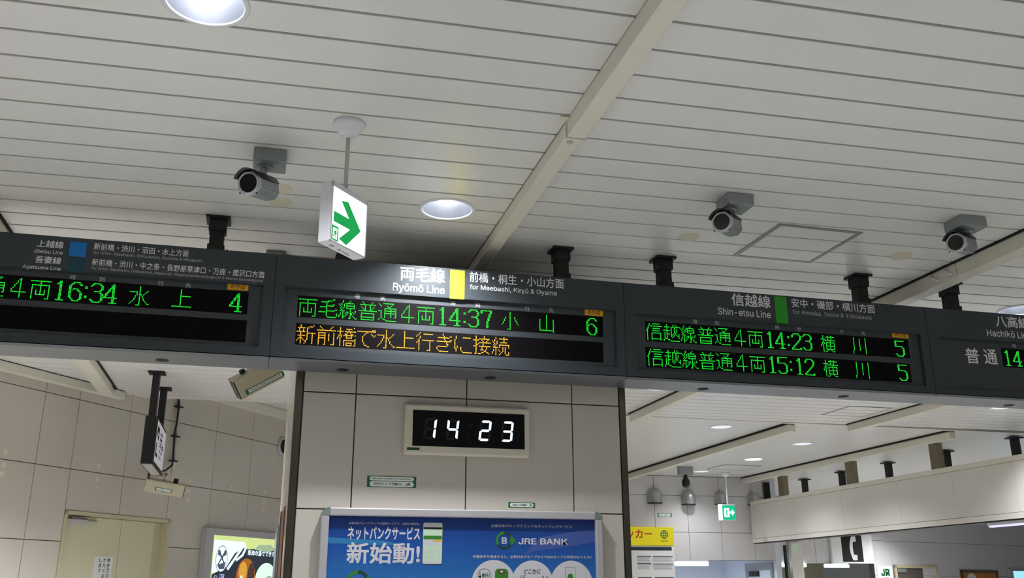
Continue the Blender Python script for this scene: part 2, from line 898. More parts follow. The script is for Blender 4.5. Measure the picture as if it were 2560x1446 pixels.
for k in range(k0, k1):
    n = N0 + PITCH*k
    for (x0, x1) in BAYS:
        if yline(n+PITCH, (x0+x1)/2) < 1.56: continue
        b = MB(); plank(b, n, x0, x1, H, H+0.018)
        o = b.build('ceiling_panel', 'plank', ceil)
        hit = [h for h in HOLES if x0-0.14 < h[0] < x1+0.14 and abs((n+PITCH/2) - (h[1]-h[0]*TA)*CO) < PITCH/2+0.13]
        if hit: planks.append((o, hit))
# holes for the recessed lamps
cut = []
for o, hs in planks:
    for h in hs:
        c = MB().cyl((h[0], h[1], H-0.05), (h[0], h[1], H+0.06), 0.126, 40).build('cutter', None)
        md = o.modifiers.new('hole', 'BOOLEAN'); md.object = c; md.operation = 'DIFFERENCE'; md.solver = 'EXACT'; cut.append(c)
dg = bpy.context.evaluated_depsgraph_get()
for o, hs in planks:
    me = bpy.data.meshes.new_from_object(o.evaluated_get(dg)); o.modifiers.clear(); o.data = me
for c in cut: bpy.data.objects.remove(c)
# far part of the ceiling: slats too thin to pick apart
b = MB(); k = k1
while True:
    n = N0+PITCH*k
    if yline(n, 3) > 9.36: break
    for (x0, x1) in BAYS: plank(b, n, x0, x1, H, H+0.018)
    k += 1
b.build('distant_ceiling_slats', 'plank', ceil, kind='stuff')
b = MB()
for k in range(80):
    n = 9.44+0.1*k
    if n > 17.8: break
    b.wbox(1.2, 14.0, n, n+0.094, H+0.012, H+0.03)
b.build('rear_ceiling_slats', 'plank', ceil, kind='stuff')
b = MB()
for k in range(50):
    n = 9.44+0.12*k
    b.wbox(-3.0, 1.2, n, n+0.114, 3.585, 3.60)
b.build('rear_ceiling_slats', 'plank', ceil, kind='stuff')
struct(MB().wbox(-3.6, 9.6, 9.375, 9.44, H-0.006, H+0.34).build('trim_9', 'beam_edge'), 'thin white edge strip where the slatted ceiling ends')
struct(MB().wbox(1.15, 1.2, 9.44, 15.0, H, 3.7).build('trim_10', 'beam_paint'), 'white ceiling step behind the tiled column')

def beam(name, label, x0, x1, segs, gapside=-1):
    """boxed cable duct under the ceiling, made of lengths; gapside: side with the dark shadow gap"""
    o = None
    root = bpy.data.objects.new(name, None); COL.objects.link(root); struct(root, label)
    for (y0, y1, w, zb) in segs:
        m = (x0+x1)/2; hw = (x1-x0)/2*w
        MB().wbox(m-hw, m+hw, y0+0.002, y1-0.002, zb, H-0.008 if gapside else H+0.01).build('duct_length', 'beam_paint', root, 0.004)
    ys = segs[0][0]; ye = segs[-1][1]
    if gapside: MB().wbox(x0-0.012 if gapside < 0 else x0+0.012, x1-0.012 if gapside < 0 else x1+0.012, ys, ye, H-0.009, H+0.03).build('shadow_gap', 'void', root)
    return root
r = beam('trim_1', 'boxed cream duct crossing the near ceiling above the middle departure board', 1.0753, 1.1525, [(0.6, 3.186, 1.0, 3.255), (3.186, 4.29, 0.94, 3.268), (4.29, 6.8, 0.90, 3.274)], 0)
MB().wbox(1.068, 1.158, 3.182, 3.190, 3.249, H).build('joint_collar', 'beam_edge', r)
MB().wbox(1.040, 1.0753, 3.15, 3.20, H-0.006, H).build('mounting_tab', 'beam_edge', r)
MB().lathe((1.106, 3.245, 3.268), (0, 0, -1), [(0.012, 0), (0.012, 0.006), (0.008, 0.009)], 16, True, (False, True)).build('screw_cover', 'alu', r)
r = beam('trim_2', 'boxed cream duct on the right ceiling passing over the green line board', 3.757, 3.855, [(0.6, 4.25, 1, 3.238), (4.25, 6.6, 1, 3.238), (6.6, 8.62, 1, 3.238), (8.62, 9.28, 1, 3.238)])
for y in (4.28, 4.40):
    MB().tube([(3.755, y, 3.262), (3.735, y+0.005, 3.266), (3.73, y+0.02, 3.280), (3.735, y+0.035, 3.296), (3.755, y+0.04, 3.300)], 0.005, 8).build('cable_clip', 'ring_white', r)
beam('trim_3', 'boxed cream duct at the left edge of the ceiling', -1.470, -1.350, [(0.6, 4.0, 1, 3.25), (4.0, 9.0, 1, 3.25), (9.0, 9.24, 0.85, 3.26)], 1)
beam('trim_4', 'boxed cream duct on the ceiling beyond the right departure boards', 6.43, 6.53, [(0.6, 6.8, 1, 3.24), (6.8, 8.72, 1, 3.24), (8.72, 9.33, 0.95, 3.245)])
beam('trim_5', 'long boxed cream duct at the rear ceiling near the small camera', 5.745, 5.845, [(9.45, 10.9, 1, 3.24), (10.9, 12.4, 1, 3.24), (12.4, 14.62, 1, 3.24)])
beam('trim_6', 'boxed cream duct along the rear ceiling beside the hanging fascia', 7.90, 7.98, [(9.45, 10.6, 1, 3.24), (10.6, 12.2, 1, 3.24), (12.2, 13.5, 1, 3.24), (13.5, 14.6, 1, 3.24)])

# ---------------------------------------------------------------- tiled walls
def tiles(F, us, vs, m, parent, skip=None, th=0.012, gap=0.006):
    for i in range(len(us)-1):
        for j in range(len(vs)-1):
            u0, u1, v0, v1 = us[i]+gap/2, us[i+1]-gap/2, vs[j]+gap/2, vs[j+1]-gap/2
            if skip:
                cut_ = skip(u0, u1, v0, v1)
                if cut_ is None: continue
                u0, u1, v0, v1 = cut_
            if u1-u0 < 0.02 or v1-v0 < 0.02: continue
            b = MB(); b.box(F, u0, u1, v0, v1, 0, th-0.002)
            k = len(b.v); c = 0.002
            P = [F.p(u0, v0, th-0.002), F.p(u1, v0, th-0.002), F.p(u1, v1, th-0.002), F.p(u0, v1, th-0.002),
                 F.p(u0+c, v0+c, th), F.p(u1-c, v0+c, th), F.p(u1-c, v1-c, th), F.p(u0+c, v1-c, th)]
            b.f.pop(1); b.sm.pop(1)
            b.add(P, [(4, 5, 6, 7), (0, 1, 5, 4), (1, 2, 6, 5), (2, 3, 7, 6), (3, 0, 4, 7)])
            b.build('tile', m, parent)
# left wall, running diagonally away
K = 1.066
LW = Fr((-1.51*K, 8.425*K, 0), (0.588, 0.809, 0), (0, 0, 1), (0.809, -0.588, 0))
def zk(z): return 1.55+(z-1.55)*K
T = 0.594*K
wl = struct(MB().box(LW, -4.2, 0.01, 0, 3.9, -0.16, 0).box(LW, 1.236*K-0.01, 7.0, 0, 3.9, -0.16, 0).box(LW, 0.01, 1.236*K-0.01, zk(2.168)-0.01, 3.9, -0.16, 0).build('wall_left', 'grout'), 'glazed beige tiled wall running diagonally at the left')
us = [-3.40, -2.76, -0.355*K-2*T, -0.355*K-T, -0.355*K, 0.0, T, 2*T, 3*T, 4*T, 5*T, 6*T, 7*T, 8*T, 9*T]
vs = [zk(z) for z in (0.78, 1.353, 1.925, 2.498, 3.07, 3.643)]
DU0, DU1, DV1 = 0.0, 1.236*K, zk(2.168)
def skip_door(u0, u1, v0, v1):
    if u0 > DU0-0.01 and u1 < DU1+0.01 and v1 < DV1+0.05: return None
    if u0 > DU0-0.01 and u1 < DU1+0.02 and v0 < DV1: v0 = DV1+0.003
    elif u0 < DU1-0.02 and u1 > DU1 and v0 < DV1:
        return (DU1+0.003, u1, v0, v1)
    return (u0, u1, v0, v1)
us_l = us
tiles(LW, us_l, vs, 'tile', wl, skip_door)
MB().box(LW, 2*T+0.003, DU1+0.0035, DV1+0.003, vs[3]-0.003, 0, 0.0119).build('tile', 'tile', wl)
for (s, z) in [(-.65, 2.555), (-.648, 2.455), (-.648, 2.388), (.296, 2.558), (.296, 2.448), (.298, 2.376), (.874, 2.552), (1.452, 2.55), (1.451, 2.445), (1.451, 2.373), (2.079, 2.548), (2.079, 2.442), (2.65, 2.542), (2.656, 2.437), (2.656, 2.363)]:
    MB().disc(LW, s*K, zk(z), 0.024, 0.012, 0.0145, 20).build('plug', 'cream_disc', wl)
# cornices
cA = struct(MB().box(LW, -3.2, 0.425*K, 3.25, H-0.008, 0.012, 0.085).build('trim_7', 'beam_paint', None, 0.006), 'cream cornice along the top of the left tiled wall')
MB().box(LW, -3.2, 0.425*K, H-0.010, H+0.02, 0.012, 0.065).build('shadow_gap', 'void', cA)
cR = struct(MB().box(LW, 1.05, 5.0, 3.478, 3.582, 0.012, 0.085).build('trim_8', 'beam_paint', None, 0.006), 'cream cornice at the top of the left wall beside the tiled column')
MB().box(LW, 1.05, 5.0, 3.578, 3.60, 0.012, 0.07).build('shadow_gap', 'void', cR)

# the tiled column in the middle
PY = 4.745
PF = Fr((0, PY, 0), (1, 0, 0), (0, 0, 1), (0, -1, 0))
PX0, PX1, PYB = 0.138, 1.903, 6.20
wc = struct(MB().wbox(PX0+0.012, PX1-0.012, PY+0.012, PYB, 0, 2.66).wbox(PX0+0.012, PX1-0.012, 4.95, PYB, 2.66, 2.95).build('wall_column', 'grout'), 'square tiled column with dark steel corners below the middle departure board')
PF2 = Fr((0, PY+0.012, 0), (1, 0, 0), (0, 0, 1), (0, -1, 0))
tiles(PF2, [0.178, 0.441, 1.0155, 1.594, 1.864], [0.78, 1.353, 1.923, 2.498, 2.66], 'tile', wc)
PS = Fr((PX0+0.012, 0, 0), (0, -1, 0), (0, 0, 1), (-1, 0, 0))
tiles(PS, [-6.20, -5.72, -5.22, -4.785], [0.78, 1.353, 1.923, 2.498, 2.66], 'tile', wc)
tiles(PS, [-6.20, -5.72, -5.22, -4.955], [2.66, 2.95], 'tile', wc)
PR = Fr((PX1-0.012, 0, 0), (0, 1, 0), (0, 0, 1), (1, 0, 0))
tiles(PR, [4.785, 5.22, 5.72, 6.20], [0.78, 1.353, 1.923, 2.498, 2.66], 'tile', wc)
for x0, x1 in ((PX0, 0.176), (1.866, PX1)):
    MB().wbox(x0, x1, PY-0.002, PY+0.036, 0, 2.66).build('corner_trim', 'steel_dark', wc, 0.006)

# far wall on the right
FY = 14.65
FF = Fr((0, FY, 0), (1, 0, 0), (0, 0, 1), (0, -1, 0))
wb = struct(MB().wbox(2.4, 8.45, FY, FY+0.15, 1.985, H+0.3).build('wall_back', 'grout'), 'pale tiled wall at the far end with four wall lamps')
MB().wbox(2.4, 6.60, FY+0.0005, FY+0.15, 0, 1.985).build('lower_wall', 'grout', wb)
tiles(FF, [4.52, 5.115, 5.71, 6.304, 6.893, 7.482, 8.081, 8.45], [1.985, 2.427, 3.021, H+0.008], 'tile_far', wb)
tiles(FF, [4.52, 5.115, 5.71, 6.304, 6.60], [1.24, 1.833, 1.985], 'tile_far', wb)
MB().wbox(6.60, 8.6, 16.6, 16.7, 0, 2.6).build('recess_wall', 'pale_wall', wb)
MB().wbox(8.45, 8.55, FY, 16.6, 0, H+0.3).build('recess_side', 'pale_wall', wb)
MB().wbox(6.60, 8.45, FY+0.15, 16.6, 2.25, 2.30).build('recess_ceiling', 'pale_wall', wb)
MB().wbox(6.5, 6.60, FY+0.15, 16.6, 0, 2.3).build('recess_side', 'pale_wall', wb)

# rear walls on the right, beyond the hanging fascia
RY = 17.9
RF = Fr((0, RY, 0), (1, 0, 0), (0, 0, 1), (0, -1, 0))
we = struct(MB().wbox(8.45, 12.62, RY, RY+0.1, 2.03, 4.0).build('wall_rear', 'grout'), 'grey tiled wall above the far doorway under the fascia')
tiles(RF, [8.5, 9.3, 9.95, 10.6, 11.25, 11.56, 12.6], [2.03, 2.62, 3.25, 3.65], 'tile_far', we)
MB().wbox(8.6, 12.7, 20.0, 20.1, 0, 3.0).build('doorway_back', 'door_cream', we)
d = Vector((5.494, 1.77, 0)).normalized()
RW = Fr((12.573, 17.852, 0), d, (0, 0, 1), (d.y, -d.x, 0))
wr = struct(MB().box(RW, 0, 9.5, 0, 4.2, -0.12, 0).build('wall_right', 'grout'), 'grey tiled wall at the far right under the fascia')
usr = [0.0, 0.604, 1.64, 2.70, 3.76, 4.85, 5.95, 7.05, 8.15]
tiles(RW, usr, [0.8, 1.79, 2.50, 3.21, 3.92], 'tile_far', wr, lambda a, b_, c, e: None if (a > 0.6 and b_ < 2.2 and e < 2.0) else ((a, b_, 2.01, e) if (a > 0.6 and a < 2.1 and c < 2.0 and b_ < 1.7) else (a, b_, c, e)))
# ---------------------------------------------------------------- departure boards
BY = 4.5
BF = Fr((0, BY, 0), (1, 0, 0), (0, 0, 1), (0, -1, 0))
ZB, ZT, YB = 2.597, 3.126, 4.735
PZ = 0.0064
def leds(name, parent, items, zb, px, m):
    b = MB(); seg = 6
    for ch, x in items:
        for r, row in enumerate(G[ch]):
            for c, mark in enumerate(row):
                if mark == '#':
                    cx = x+(c+0.5)*px; cz = zb+(14-r+0.5)*PZ
                    P = [BF.p(cx+0.46*px*math.cos(R(60*i)), cz+0.46*PZ*math.sin(R(60*i)), -0.0154) for i in range(seg)] + [BF.p(cx+0.30*px*math.cos(R(60*i)), cz+0.30*PZ*math.sin(R(60*i)), -0.0142) for i in range(seg)]
                    b.add(P, [(i, (i+1) % seg, (i+1) % seg+seg, i+seg) for i in range(seg)] + [tuple(range(seg, 2*seg))])
    o = b.build(name, m, parent, kind='stuff')
    return o
def board(label, x0, x1, rec, rows, poles, caps, holes):
    t = thing('departure_board', label, 'display board', ((x0+x1)/2, (BY+YB)/2, ZB), 'departure boards in one row')
    g = 0.003; a, e = x0+g/2, x1-g/2
    ra, rb, rz0, rz1 = rec
    b = MB()
    b.box(BF, a, e, rz1, ZT, -0.03, 0); b.box(BF, a, e, ZB+0.010, rz0, -0.03, 0)
    b.box(BF, a, ra, rz0, rz1, -0.03, 0); b.box(BF, rb, e, rz0, rz1, -0.03, 0)
    b.build('front_plate', 'board_gray', t)
    b = MB(); b.wbox(a, e, BY+0.03, YB, ZB+0.014, ZT-0.004); b.build('housing', 'board_gray', t)
    b = MB(); b.add([(a, BY, ZB+0.010), (e, BY, ZB+0.010), (e, BY+0.012, ZB), (a, BY+0.012, ZB), (a, YB, ZB), (e, YB, ZB), (a, YB, ZB+0.014), (e, YB, ZB+0.014), (a, BY, ZB+0.014), (e, BY, ZB+0.014)],
                    [(0, 1, 2, 3), (3, 2, 5, 4), (4, 5, 7, 6), (0, 8, 9, 1), (8, 6, 7, 9), (0, 3, 4, 6, 8), (1, 9, 7, 5, 2)])
    b.build('bottom_tray', 'soffit', t)
    for hx in holes:
        MB().lathe((hx, 4.65, ZB+0.001), (0, 0, -1), [(0.030, 0), (0.030, 0.003), (0.022, 0.003)], 20, False, (False, True)).build('drain_cap', 'seam_black', t)
    MB().wbox(x1-0.002, x1+0.002, BY+0.002, YB-0.005, ZB+0.003, ZT-0.003).build('joint_filler', 'seam_black', t)  # dark filler added so the gap between boards does not show bright
    MB().box(BF, ra, rb, rz0, rz1, -0.03, -0.016).build('display_panel', 'board_inner', t)
    b = MB()
    for (p0, p1, q0, q1) in ((ra, rb, rz1-0.004, rz1), (ra, rb, rz0, rz0+0.004), (ra, ra+0.004, rz0, rz1), (rb-0.004, rb, rz0, rz1)):
        b.box(BF, p0, p1, q0, q1, -0.016, -0.004)
    b.build('panel_rim', 'board_gray', t)
    for (p0, p1, q0, q1) in rows:
        MB().box(BF, p0, p1, q0, q1, -0.026, -0.0155).build('led_screen', 'led_off', t)
    for (px, w) in poles:
        b = MB(); b.wbox(px-0.034, px+0.034, 4.585, 4.655, ZT-0.01, H-0.012)
        o = b.build('hanging_pole', 'black_steel', t, 0.003)
        MB().wbox(px-0.058, px+0.058, 4.56, 4.68, H-0.014, H-0.002).build('ceiling_flange', 'black_steel', o)
        MB().wbox(px-0.042, px+0.042, 4.577, 4.663, H-0.075, H-0.014).build('upper_sleeve', 'black_steel', o, 0.002)
        MB().wbox(px-0.041, px+0.041, 4.577, 4.663, ZT-0.005, ZT+0.055).build('lower_sleeve', 'black_steel', o, 0.002)
        MB().cyl((px+0.034, 4.62, ZT+0.03), (px+0.062, 4.62, ZT+0.03), 0.011, 10).cyl((px+0.05, 4.62, ZT+0.03), (px+0.058, 4.62, ZT+0.03), 0.016, 6).build('clamp_bolt', 'black_steel', o)
    for (c0, c1) in caps:
        MB().wbox(c0, c1, BY+0.03, BY+0.14, ZT-0.006, ZT+0.012).build('top_bracket', 'seam_black', t, 0.003)
    return t
def label_row(t, xs, z=2.945, chars='種別時刻行先'):
    for ch, x in zip(chars, xs):
        if x is None: continue
        text('column_heading', ch, 'letter_small', BF, x-0.0125, x+0.0125, z-0.012, z+0.012, -0.0155, t, 0.006)
def platform_plate(t, x0, x1):
    p = MB().box(BF, x0, x1, 2.932, 2.965, -0.016, -0.013).build('platform_plate', 'plate_yellow', t)
    w = x1-x0
    text('platform_word', 'のりば', 'ink', BF, x0+0.15*w, x1-0.15*w, 2.938, 2.959, -0.0128, p, 0.006)
def sub(t, s, x0, x1, z0, z1, b=0.0, cap=False, m='letter_white', nm='lettering'):
    text(nm, s, m, BF, x0, x1, z0, z1, 0.0006, t, b, cap)
def block(t, x0, x1, z0, z1, m):
    MB().box(BF, x0, x1, z0, z1, 0, 0.0012).build('line_colour_block', m, t)

# middle board
t = board('departure board with the yellow line block above the clock', 0.0, 1.818, (0.052, 1.770, 2.652, 2.966), [(0.115, 1.700, 2.818, 2.928), (0.115, 1.697, 2.679, 2.788)], [(0.33, 0), (1.507, 0)], [(0.43, 0.535), (1.226, 1.334)], [1.12, 0.36])
px = 0.0061
def cell(k, off=0.0): return 0.1185+off+k*16*px
it = [('両', cell(0)), ('毛', cell(1)), ('線', cell(2)), ('普', cell(3)), ('通', cell(4)), ('４', cell(5)), ('両', cell(6)), ('1', 0.819), ('4', 0.869), (':', 0.938), ('3', 0.966), ('7', 1.033), ('小', 1.145), ('山', 1.342), ('6', 1.607)]
leds('lit_green_leds', t, it, 2.8235, px, 'led_green')
leds('lit_amber_leds', t, [(c, 0.1180+i*16*px) for i, c in enumerate('新前橋で水上行きに接続')], 2.6850, px, 'led_amber')
chars('character', '両毛線', 'letter_white', BF, 0.611, 0.841, 3.041, 3.118, 0.0006, t, 0.014)
sub(t, 'Ryōmō Line', 0.577, 0.841, 2.985, 3.025, 0.010, True)
block(t, 0.868, 0.944, 2.964, 3.119, 'block_yellow')
chars('character', '前橋・桐生・小山方面', 'letter_white', BF, 0.970, 1.481, 3.063, 3.118, 0.0006, t, 0.008)
sub(t, 'for Maebashi, Kiryū & Oyama', 0.972, 1.441, 3.023, 3.048, 0.006, True)
label_row(t, [0.4025, 0.529, 0.890, 1.018, 1.283, 1.414]); platform_plate(t, 1.600, 1.702)

# left board
t = board('departure board with blue and dark teal line blocks at far left', -1.830, 0.0, (-1.725, -0.052, 2.652, 2.963), [(-1.663, -0.119, 2.813, 2.926), (-1.660, -0.116, 2.674, 2.783)], [(-0.297, 0), (-1.52, 0)], [(-0.539, -0.431), (-1.37, -1.26)], [-0.493, -1.40])
px = 0.0061*0.973
it = [('普', -1.372), ('通', -1.277), ('４', -1.180), ('両', -1.083), ('1', -0.973), ('6', -0.920), (':', -0.857), ('3', -0.829), ('4', -0.768), ('水', -0.655), ('上', -0.466), ('4', -0.205)]
leds('lit_green_leds', t, it, 2.8205, px, 'led_green')
chars('character', '上越線', 'letter_white', BF, -1.079, -0.966, 3.067, 3.102, 0.0006, t, 0.010)
sub(t, 'Jōetsu Line', -1.088, -0.964, 3.038, 3.055, 0.004, True)
block(t, -0.939, -0.866, 3.034, 3.106, 'block_blue'); block(t, -0.935, -0.864, 2.957, 3.026, 'block_teal')
chars('character', '吾妻線', 'letter_white', BF, -1.076, -0.966, 2.989, 3.024, 0.0006, t, 0.010)
sub(t, 'Agatsuma Line', -1.124, -0.963, 2.959, 2.976, 0.004, True)
sub(t, '新前橋・渋川・沼田・水上方面', -0.835, -0.412, 3.075, 3.109, 0.006)
sub(t, 'for Shim-Maebashi, Shibukawa, Numata & Minakami', -0.834, -0.346, 3.054, 3.068, 0.002, True, 'letter_small')
sub(t, '新前橋・渋川・中之条・長野原草津口・万座・鹿沢口方面', -0.834, -0.053, 2.997, 3.031, 0.006)
sub(t, 'for Shim-Maebashi, Shibukawa, Nakanojō, Naganoharakusatsuguchi & Manza·Kazawaguchi', -0.833, -0.058, 2.977, 2.990, 0.002, True, 'letter_small')
label_row(t, [None, None, -0.909, -0.783, -0.5245, -0.3995], 2.937); platform_plate(t, -0.220, -0.123)

# green line board
t = board('departure board with the green line block right of the middle', 1.818, 3.712, (1.880, 3.657, 2.650, 2.960), [(1.941, 3.581, 2.812, 2.923), (1.937, 3.572, 2.669, 2.779)], [(2.113, 0), (3.374, 0)], [(2.217, 2.339), (3.037, 3.157)], [2.325, 3.203])
px = 0.0061*1.033
def cell2(k): return 1.944+k*16*px
for tm, zb in ((('1', '4', '2', '3'), 2.8180), (('1', '5', '1', '2'), 2.6755)):
    it = [(c, cell2(k)) for k, c in enumerate('信越線普通４両')]
    d2 = [2.668, 2.716, 2.818, 2.886] if tm[2] != '1' else [2.668, 2.718, 2.836, 2.886]
    it += list(zip(tm, d2)) + [(':', 2.788), ('横', 3.005), ('川', 3.209), ('5', 3.488)]
    leds('lit_green_leds', t, it, zb, px, 'led_green')
chars('character', '信越線', 'letter_white', BF, 2.459, 2.699, 3.044, 3.117, 0.0006, t, 0.012)
sub(t, 'Shin-etsu Line', 2.370, 2.694, 2.987, 3.026, 0.004, True)
block(t, 2.726, 2.801, 2.962, 3.118, 'block_green')
chars('character', '安中・磯部・横川方面', 'letter_white', BF, 2.833, 3.373, 3.062, 3.115, 0.0006, t, 0.006)
sub(t, 'for Annaka, Isobe & Yokokawa', 2.833, 3.343, 3.023, 3.048, 0.002, True, 'letter_small')
label_row(t, [2.2375, 2.368, 2.7375, 2.8745, 3.148, 3.2885], 2.941); platform_plate(t, 3.479, 3.588)

# right board
t = board('departure board cut off at the right edge of the picture', 3.712, 5.62, (3.779, 5.55, 2.643, 2.953), [(4.224, 5.48, 2.797, 2.913)], [(4.007, 0), (5.27, 0)], [(4.072, 4.200), (4.90, 5.02)], [4.339, 5.2])
px = 0.0061*1.05
leds('lit_green_leds', t, [('1', 4.243), ('4', 4.297)], 2.806, px, 'led_green')
chars('character', '八高線', 'letter_white', BF, 4.203, 4.445, 3.040, 3.112, 0.0006, t, 0.012)
sub(t, 'Hachikō Line', 4.128, 4.445, 2.978, 3.018, 0.004, True)
text('lettering', '普', 'letter_white', BF, 3.965, 4.060, 2.806, 2.900, -0.0155, t, 0.010)
text('lettering', '通', 'letter_white', BF, 4.093, 4.186, 2.808, 2.900, -0.0155, t, 0.010)
label_row(t, [None, None, 4.324, 4.46, None, None], 2.933)
block(t, 4.48, 4.56, 2.962, 3.115, 'board_inner')

# ---------------------------------------------------------------- exit sign on its rod
EX, EY, EZ, EA, EWD, EHT, ETH = 0.239, 3.430, 3.030, 0.7206, 0.228, 0.242, 0.057
eu = Vector((math.sin(EA), math.cos(EA), 0)); en = Vector((eu.y, -eu.x, 0))
EF = Fr((EX, EY, EZ-EHT/2), eu, (0, 0, 1), en)
t = thing('exit_sign', 'lit white exit sign with a big green arrow hanging from the ceiling', 'sign', (EX, EY, EZ-EHT))
MB().box(EF, -EWD/2, EWD/2, -EHT/2, EHT/2, -ETH/2, ETH/2-0.006).build('sign_case', 'sign_white', t, 0.003)
b = MB()
for (p0, p1, q0, q1) in ((-EWD/2, EWD/2, EHT/2-0.020, EHT/2), (-EWD/2, EWD/2, -EHT/2, -EHT/2+0.005), (-EWD/2, -EWD/2+0.005, -EHT/2, EHT/2), (EWD/2-0.005, EWD/2, -EHT/2, EHT/2)):
    b.box(EF, p0, p1, q0, q1, ETH/2-0.006, ETH/2)
b.build('face_frame', 'sign_white', t)
MB().box(EF, -EWD/2+0.005, EWD/2-0.005, -EHT/2+0.005, EHT/2-0.020, ETH/2-0.006, ETH/2-0.003).build('lit_face', 'sign_lit', t)
n0, n1 = ETH/2-0.003, ETH/2-0.0022
def eo(x, y): return ((x-1053)/312.0*EWD-EWD/2, 0)
# arrow (shaft and head), in sign-face units
aw = EWD; ah = EHT
def q(fx, fy): return (-aw/2+fx*aw, ah/2-fy*ah)
MB().poly(EF, [q(.08, .485), q(.50, .485), q(.27, .25), q(.45, .21), q(.84, .59), q(.45, .945), q(.25, .895), q(.54, .655), q(.08, .655)], n0, n1).build('arrow', 'sign_green', t)
# running man in a doorway
pg = MB().box(EF, *(-aw/2+.045*aw, -aw/2+.225*aw), ah/2-.965*ah, ah/2-.72*ah, n0, n1).build('pictogram_field', 'sign_green', t)
PF_ = Fr(EF.p(-aw/2+.135*aw, ah/2-.845*ah, n1), eu, (0, 0, 1), en); k = aw*.16
MB().box(PF_, -.36*k, .36*k, -.62*k, .6*k, 0, 0.0004).build('doorway_shape', 'sign_lit', pg)
b = MB(); b.disc(PF_, .12*k, .42*k, .1*k, 0.0004, 0.0008, 10)
b.poly(PF_, [(.02*k, .3*k), (.2*k, .3*k), (.1*k, -.08*k), (-.12*k, -.05*k)], 0.0004, 0.0008)
b.poly(PF_, [(.0*k, .0), (.1*k, -.08*k), (.26*k, -.3*k), (.2*k, -.55*k), (.1*k, -.54*k), (.14*k, -.3*k), (-.08*k, -.1*k)], 0.0004, 0.0008)
b.poly(PF_, [(-.1*k, .0), (-.06*k, -.12*k), (-.16*k, -.36*k), (-.36*k, -.4*k), (-.36*k, -.3*k), (-.24*k, -.26*k)], 0.0004, 0.0008)
b.poly(PF_, [(.02*k, .3*k), (-.22*k, .18*k), (-.28*k, .0), (-.2*k, -.02*k), (-.14*k, .12*k), (.02*k, .18*k)], 0.0004, 0.0008)
b.poly(PF_, [(.18*k, .26*k), (.24*k, .06*k), (.38*k, .1*k), (.38*k, .02*k), (.18*k, -.04*k), (.1*k, .12*k)], 0.0004, 0.0008)
b.build('running_figure', 'sign_green', pg, kind='stuff')
EB = Fr((EX, EY, EZ-EHT), eu, en, (0, 0, -1))
for a_, e_, c_, d_ in ((-.02, .0, -.012, .0), (.008, .045, -.004, .0), (.008, .06, -.012, -.008), (-.075, -.05, .002, .006), (-.075, -.05, -.004, 0), (-.075, -.05, -.010, -.006)):
    MB().box(EB, a_, e_, c_, d_, 0.0002, 0.0006).build('maker_mark', 'line_gray', t)
MB().cyl((EX, EY, EZ-0.002), (EX, EY, H-0.05), 0.0085, 16).lathe((EX, EY, EZ), (0, 0, 1), [(0.014, 0), (0.014, 0.012), (0.009, 0.016)], 16).build('rod', 'conduit', t)
MB().lathe((EX, EY, H), (0, 0, -1), [(0.063, 0.0), (0.064, 0.012), (0.061, 0.020), (0.050, 0.030), (0.040, 0.044), (0.036, 0.052), (0.018, 0.053), (0.014, 0.066)], 36, True, (True, True)).build('ceiling_rose', 'sign_white', t)

